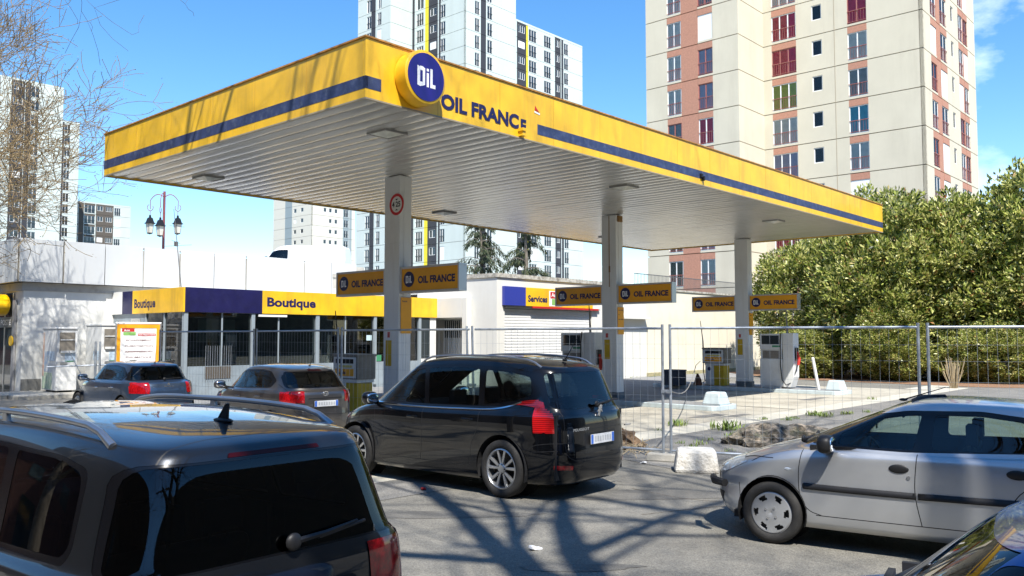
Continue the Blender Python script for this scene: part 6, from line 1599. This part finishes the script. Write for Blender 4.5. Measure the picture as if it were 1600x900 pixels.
# ---------- dark anthracite people carrier, nearest
ct_roof = [(.65, 1.44), (.3, 1.515), (-.5, 1.555), (-1.3, 1.55), (-2.0, 1.51)]
c3 = dict(rings=hull(2.2, -2.20, .895, .52, [(2.1, .72), (1.3, .86), (0, .92), (-2.1, .97)], [(1.9, .87), (1.2, .96), (0, .975), (-2.1, 1.02)], [(1.6, 1.02), (1., 1.0), (0, 1.01), (-1.4, 1.04), (-2.1, 1.06)],
                   1.45, -2.14, .835, ct_roof, .55, -2.03, .665, nf=2.6, nr=9, crown=.065, hood_x=1.8, belt_nr=9, roof_nr=8), sharp=[7], sub=SUBS, glass_sec=7,
          xa_f=1.34, xa_r=-1.34, arch=.37, wr=.325, hw=.895, wheel='alloy', rear_x=-1.6,
          side_frame=rpoly([(1.30, 1.03), (.62, 1.40), (.3, 1.46), (-.5, 1.495), (-1.4, 1.482), (-1.66, 1.44), (-1.72, 1.12), (-1.68, 1.06), (0, 1.03)], .06),
          side_glass=[rpoly([(1.0, 1.05), (.9, 1.14), (.52, 1.38), (.3, 1.435), (.12, 1.45), (.04, 1.05)], .03), rpoly([(-.05, 1.05), (.03, 1.455), (-.5, 1.475), (-.84, 1.47), (-.93, 1.065)], .03), rpoly([(-1.03, 1.07), (-.95, 1.468), (-1.4, 1.462), (-1.62, 1.42), (-1.68, 1.13), (-1.64, 1.09)], [.03, .02, .02, .07, .05, .04])],
          pillar=[], rear_frame=rpoly([(-.80, 1.045), (.80, 1.045), (.665, 1.478), (-.665, 1.478)], [.03, .03, .09, .09]), rear_glass=rpoly([(-.785, 1.055), (.785, 1.055), (.652, 1.468), (-.652, 1.468)], [.03, .03, .09, .09]),
          tail_side=rpoly([(-1.90, 1.00), (-2.5, 1.04), (-2.5, .72), (-1.98, .76)], .03), tail_y=.5, tail_rear=rpoly([(.50, .735), (.565, .98), (.62, 1.01), (1.2, 1.03), (1.2, .72)], .03), tail_x=-1.8,
          rear_seams=[spl([(-.50, 1.02), (-.48, .80), (-.46, .60), (0, .57), (.46, .60), (.48, .80), (.50, 1.02)], 4)], rear_black=[rpoly([(-.28, .66), (.28, .66), (.28, .80), (-.28, .80)], .02)], top_seams=[[(-1.99, -.60), (-1.93, -.3), (-1.915, 0), (-1.93, .3), (-1.99, .60)]],
          seams=[spl([(.98, 1.0), (.96, .7), (.9, .34)], 3), [(.0, 1.02), (0, .34)], spl([(-.98, 1.03), (-.97, .8), (-.88, .6), (-.85, .34)], 3), [(.9, .335), (-.85, .335)]],
          brake=rpoly([(-.26, 1.482), (.26, 1.482), (.25, 1.500), (-.25, 1.500)], .006), paint=paint('anthracite_car_paint', (.022, .024, .028), .7, .30, .05), glass=M_tint, glasses=[M_tint, M_priv, M_priv], rglass=M_priv,
          line_z=1.0, line_x0=-2.08, line_x1=1.25, seat_x=.1, dash_z=1.0, mirror_z=1.4, mirror=(.98, .82, 1.07), handles=[(.15, .88), (-.80, .90)], handle_y=.895, head_side=rpoly([(1.7, .78), (1.9, .88), (2.4, .78), (2.4, .66)], .02), head_y=.4)
loc, h_ = (-2.49, 4.88, 0), R(140.4)
car3 = make_car('parked_car', 'dark grey people carrier with silver roof rails filling the lower left corner', c3, loc, h_); car3.scale = (.945, .872, .928)
rz_ = lambda x: float(hermite([(p, q + .02) for p, q in ct_roof], np.array([x]))[0])
roof_rail(car3, -1.72, .55, lambda x: .625, 0, rz_, M_rail, .017)
mb = MB(); mb.ball((-1.62, 0, 1.60), (.075, .032, .014)); mb.prism([(-1.57, 1.60), (-1.66, 1.60), (-1.665, 1.685), (-1.645, 1.685)], -.008, .008, 'y'); mb.build('shark_fin_aerial', M_black, car3, bevel=.004)
wiper(car3, (-2.165, -.02, 1.095), (-2.15, -.42, 1.13), .012)
plate(car3, -2.222, 0, .73, .0)

# ---------- blue-grey hatchback with the curved rear window
c1_ = dict(rings=hull(2.12, -2.08, .885, .50, [(2.0, .70), (1.3, .82), (0, .87), (-2.0, .93)], [(1.8, .85), (1.2, .93), (0, .95), (-2.0, .975)], [(1.5, .98), (1., .965), (0, .97), (-1.2, 1.0), (-1.8, 1.0)],
                   1.30, -1.72, .80, [(.45, 1.33), (.0, 1.385), (-.6, 1.395), (-1.2, 1.36), (-1.6, 1.30)], .45, -1.50, .62, nf=2.6, nr=4.2, crown=.055, hood_x=1.7, belt_nr=5.5, roof_nr=7, sh_xr=-1.99), sharp=[7], sub=SUBS, glass_sec=7,
           xa_f=1.32, xa_r=-1.30, arch=.355, wr=.31, hw=.885, wheel='alloy', rear_x=-1.3,
           side_frame=rpoly([(1.12, .985), (.45, 1.30), (.0, 1.35), (-.6, 1.36), (-1.05, 1.31), (-1.33, 1.13), (-1.18, 1.0), (0, .985)], .05),
           side_glass=[rpoly([(.86, 1.0), (.8, 1.08), (.4, 1.27), (.1, 1.315), (.0, .998)], .03), rpoly([(-.08, 1.0), (.0, 1.32), (-.6, 1.33), (-.95, 1.285), (-1.17, 1.12), (-1.05, 1.02)], .04)],
           rear_frame=rpoly([(-.76, 1.0), (.76, 1.0), (.66, 1.345), (-.66, 1.345)], .05), rear_glass=rpoly([(-.72, 1.02), (.72, 1.02), (.62, 1.325), (-.62, 1.325)], .05),
           tail_side=rpoly([(-1.62, .82), (-1.78, .955), (-2.4, .965), (-2.4, .70), (-2.0, .74)], .02), tail_y=.45, tail_rear=rpoly([(.46, .70), (.60, .93), (.68, .965), (1.2, .965), (1.2, .72)], .02), tail_x=-1.6,
           rear_seams=[spl([(-.66, .95), (-.50, .70), (-.46, .52), (0, .50), (.46, .52), (.50, .70), (.66, .95)], 3)],
           seams=[spl([(.9, .97), (.9, .7), (.82, .34)], 3), [(-.04, .97), (-.04, .34)], spl([(-1.02, .98), (-1.0, .8), (-.86, .62), (-.82, .34)], 3)], brake=rpoly([(-.18, 1.352), (.18, 1.352), (.18, 1.37), (-.18, 1.37)], .005),
           paint=paint('blue_grey_car_paint', (.055, .085, .14), .7, .36, .15), glass=M_tint, rglass=glass('rear_glass_clear', (.86, .93, .90)), line_z=.97, line_x0=-1.75, line_x1=1.15, seat_x=0, dash_z=.96, mirror_z=1.28, mirror=(.86, .78, 1.03), handles=[(.12, .80), (-.80, .83)], handle_y=.885, handle_mat=M_chrome,
           head_side=rpoly([(1.6, .76), (1.8, .84), (2.3, .74), (2.3, .62)], .02), head_y=.4)
loc, h_ = (-8.907, 20.147, 0), R(137.75)
car1 = make_car('parked_car', 'blue grey hatchback with bulging tail parked before the info board', c1_, loc, h_); car1.scale = (.897, .897, .912)
aerial(car1, -1.25, 1.42, .42, -.06)
mb = MB(); mb.prism([(0, .915 - .045), (.035, .915), (0, .915 + .045), (-.035, .915)], -2.012, -2.0, 'x'); mb.build('emblem', M_chrome, car1)
mb = MB(); add_text(mb, 'MEGANE', (-2.03, .12, .855), (0, -1, 0), (0, 0, 1), width=.24, height=.022, bold=.02); mb.build('badge_lettering', M_chrome, car1)
wiper(car1, (-1.80, 0, 1.03), (-1.76, -.4, 1.06))

# ---------- small brown-grey hatchback
c4 = dict(rings=hull(1.95, -1.93, .848, .50, [(1.85, .72), (1.2, .85), (0, .90), (-1.85, .98)], [(1.65, .86), (1.0, .96), (0, .985), (-1.85, 1.02)], [(1.4, 1.02), (.8, .99), (0, 1.0), (-1.0, 1.04), (-1.8, 1.09)],
                   1.15, -1.80, .775, [(.35, 1.36), (.0, 1.42), (-.6, 1.44), (-1.1, 1.41), (-1.6, 1.34)], .38, -1.53, .60, nf=2.6, nr=4.2, crown=.055, hood_x=1.55, belt_nr=4., roof_nr=5), sharp=[7], sub=SUBS, glass_sec=7,
          xa_f=1.24, xa_r=-1.26, arch=.345, wr=.30, hw=.848, wheel='alloy', rear_x=-1.3,
          side_frame=rpoly([(1.0, 1.02), (.38, 1.33), (.0, 1.385), (-.6, 1.40), (-.95, 1.36), (-1.22, 1.19), (-1.1, 1.06), (0, 1.02)], .05),
          side_glass=[rpoly([(.74, 1.03), (.68, 1.12), (.32, 1.305), (.05, 1.35), (-.02, 1.03)], .03), rpoly([(-.10, 1.035), (-.06, 1.36), (-.6, 1.37), (-.86, 1.33), (-1.06, 1.18), (-.98, 1.065)], .04)],
          rear_frame=rpoly([(-.66, 1.06), (.66, 1.06), (.60, 1.37), (-.60, 1.37)], .06), rear_glass=rpoly([(-.63, 1.075), (.63, 1.075), (.56, 1.35), (-.56, 1.35)], .05),
          tail_side=rpoly([(-1.60, 1.0), (-2.4, 1.02), (-2.4, .76), (-1.74, .80)], .02), tail_y=.45, tail_rear=rpoly([(.56, .76), (.66, .99), (1.2, 1.02), (1.2, .76)], .02), tail_x=-1.5,
          rear_seams=[spl([(-.70, 1.3), (-.66, .98), (-.58, .60), (0, .57), (.58, .60), (.66, .98), (.70, 1.3)], 3)], rear_black=[rpoly([(-.38, .855), (.38, .855), (.36, .88), (-.36, .88)], .01)],
          seams=[spl([(.8, 1.0), (.8, .7), (.72, .34)], 3), [(-.06, 1.0), (-.06, .34)], spl([(-.98, 1.03), (-.95, .8), (-.82, .62), (-.80, .34)], 3)], brake=rpoly([(-.15, 1.375), (.15, 1.375), (.14, 1.405), (-.14, 1.405)], .005),
          paint=paint('brown_grey_car_paint', (.10, .092, .088), .75, .36, .15), glass=M_tint, rglass=glass('rear_glass_mid', (.80, .88, .85)), line_z=1.0, line_x0=-1.78, line_x1=1.0, seat_x=-.1, dash_z=1.0, mirror_z=1.32, mirror=(.78, .75, 1.06), handles=[(.06, .86), (-.78, .89)], handle_y=.848,
          head_side=rpoly([(1.4, .82), (1.6, .9), (2.3, .78), (2.3, .66)], .02), head_y=.4)
loc, h_ = (-4.47, 16.33, 0), R(134)
car4 = make_car('parked_car', 'small brown grey hatchback parked between the blue hatchback and the black car', c4, loc, h_); car4.scale = (.905, .905, .921)
aerial(car4, -1.30, 1.47, .26, -.20)
plate(car4, -1.935, 0, .77, .03)
mb = MB()
for (ry, rz2) in ((.062, .042), (.028, .042), (.05, .018)):
    mb.path([(-1.905, ry * math.cos(2 * PI * k / 20), .955 + (.012 if rz2 < .03 else 0) + rz2 * math.sin(2 * PI * k / 20)) for k in range(21)], .006, 6)
mb.build('emblem', M_chrome, car4, smooth=True)

# ---------- blue car, mostly out of the frame at the lower right
c6 = dict(c4); c6['paint'] = paint('bright_blue_car_paint', (.01, .10, .36), .4, .35)
c6['rings'] = hull(1.80, -1.93, .848, .50, [(1.85, .72), (1.2, .85), (0, .90), (-1.85, .98)], [(1.65, .86), (1.0, .96), (0, .985), (-1.85, 1.02)], [(1.4, 1.02), (.8, .99), (0, 1.0), (-1.0, 1.04), (-1.8, 1.09)],
                   .95, -1.80, .775, [(.50, 1.35), (.0, 1.42), (-.6, 1.44), (-1.1, 1.41), (-1.6, 1.34)], .50, -1.53, .60, nf=2.6, nr=4.2, crown=.055, hood_x=1.4, belt_nr=4., roof_nr=5)
c6['side_frame'] = rpoly([(.80, 1.02), (.46, 1.33), (.0, 1.385), (-.6, 1.40), (-.95, 1.36), (-1.22, 1.19), (-1.1, 1.06), (0, 1.02)], .04)
c6['glass'] = glass('cool_glass', (.5, .6, .6)); c6['mirror_mat'] = M_black; c6['mirror_sides'] = (1,); c6['mirror_z'] = 1.25
car6 = make_car('parked_car', 'bright blue car of which only the windscreen pillar and window corner show', c6, (1.94, 2.54, 0), R(149.3)); car6.scale = (.92, .92, .935)
wiper(car6, (.98, -.25, 1.0), (.80, -.66, 1.03)); wiper(car6, (.85, .6, 1.0), (.90, .1, 1.04))

# ---------- white van on the upper deck
cv = dict(rings=hull(2.4, -2.40, .95, .55, [(2.3, .80), (1.6, .95), (0, 1.0), (-2.3, 1.0)], [(2.1, .98), (1.6, 1.08), (0, 1.10), (-2.3, 1.10)], [(2.0, 1.20), (1.2, 1.20), (0, 1.20), (-2.3, 1.20)],
                   1.75, -2.36, .90, [(1.0, 1.78), (.6, 1.88), (-.5, 1.91), (-2.3, 1.88)], 1.0, -2.28, .78, nf=3, nr=7, crown=.05, hood_x=2.1, belt_nr=8, roof_nr=8), sharp=[7], sub=SUBS, glass_sec=7,
          xa_f=1.5, xa_r=-1.4, arch=.36, wr=.32, hw=.95, wheel='hubcap', rear_x=-2., side_glass=[rpoly([(1.30, 1.25), (1.05, 1.66), (.70, 1.72), (.25, 1.72), (.25, 1.25)], .06)],
          seams=[[(.18, 1.8), (.18, .4)], [(1.1, 1.2), (1.1, .4)]], paint=mat('van_white_paint', (.80, .80, .79), .35, coat=.6), glass=glass('van_glass', (.10, .12, .14)), line_z=1.2, line_x0=-2.3, line_x1=1.6, seat_x=.6, dash_z=1.15, mirror_z=1.7, mirror=(1.2, .9, 1.3), mirror_mat=M_black, handles=[(.35, 1.0)], handle_y=.95)
zc = 43.; px_ = 466
van = make_car('parked_van', 'white panel van standing on the deck behind the white parapet', cv, ((px_ - 800) / 1335 * zc, zc, 4.45), R(176), 'vans on the deck'); van['category'] = 'van'; del van['group']; van.scale = (1.08, 1.05, 1.02)
mb = MB(); mb.box(-9, -4, 0, 9, 6, 4.45); o = mb.build('upper_deck', M_conc); o.location = (-11.5, 42.5, 0); tag(o, kind='structure')
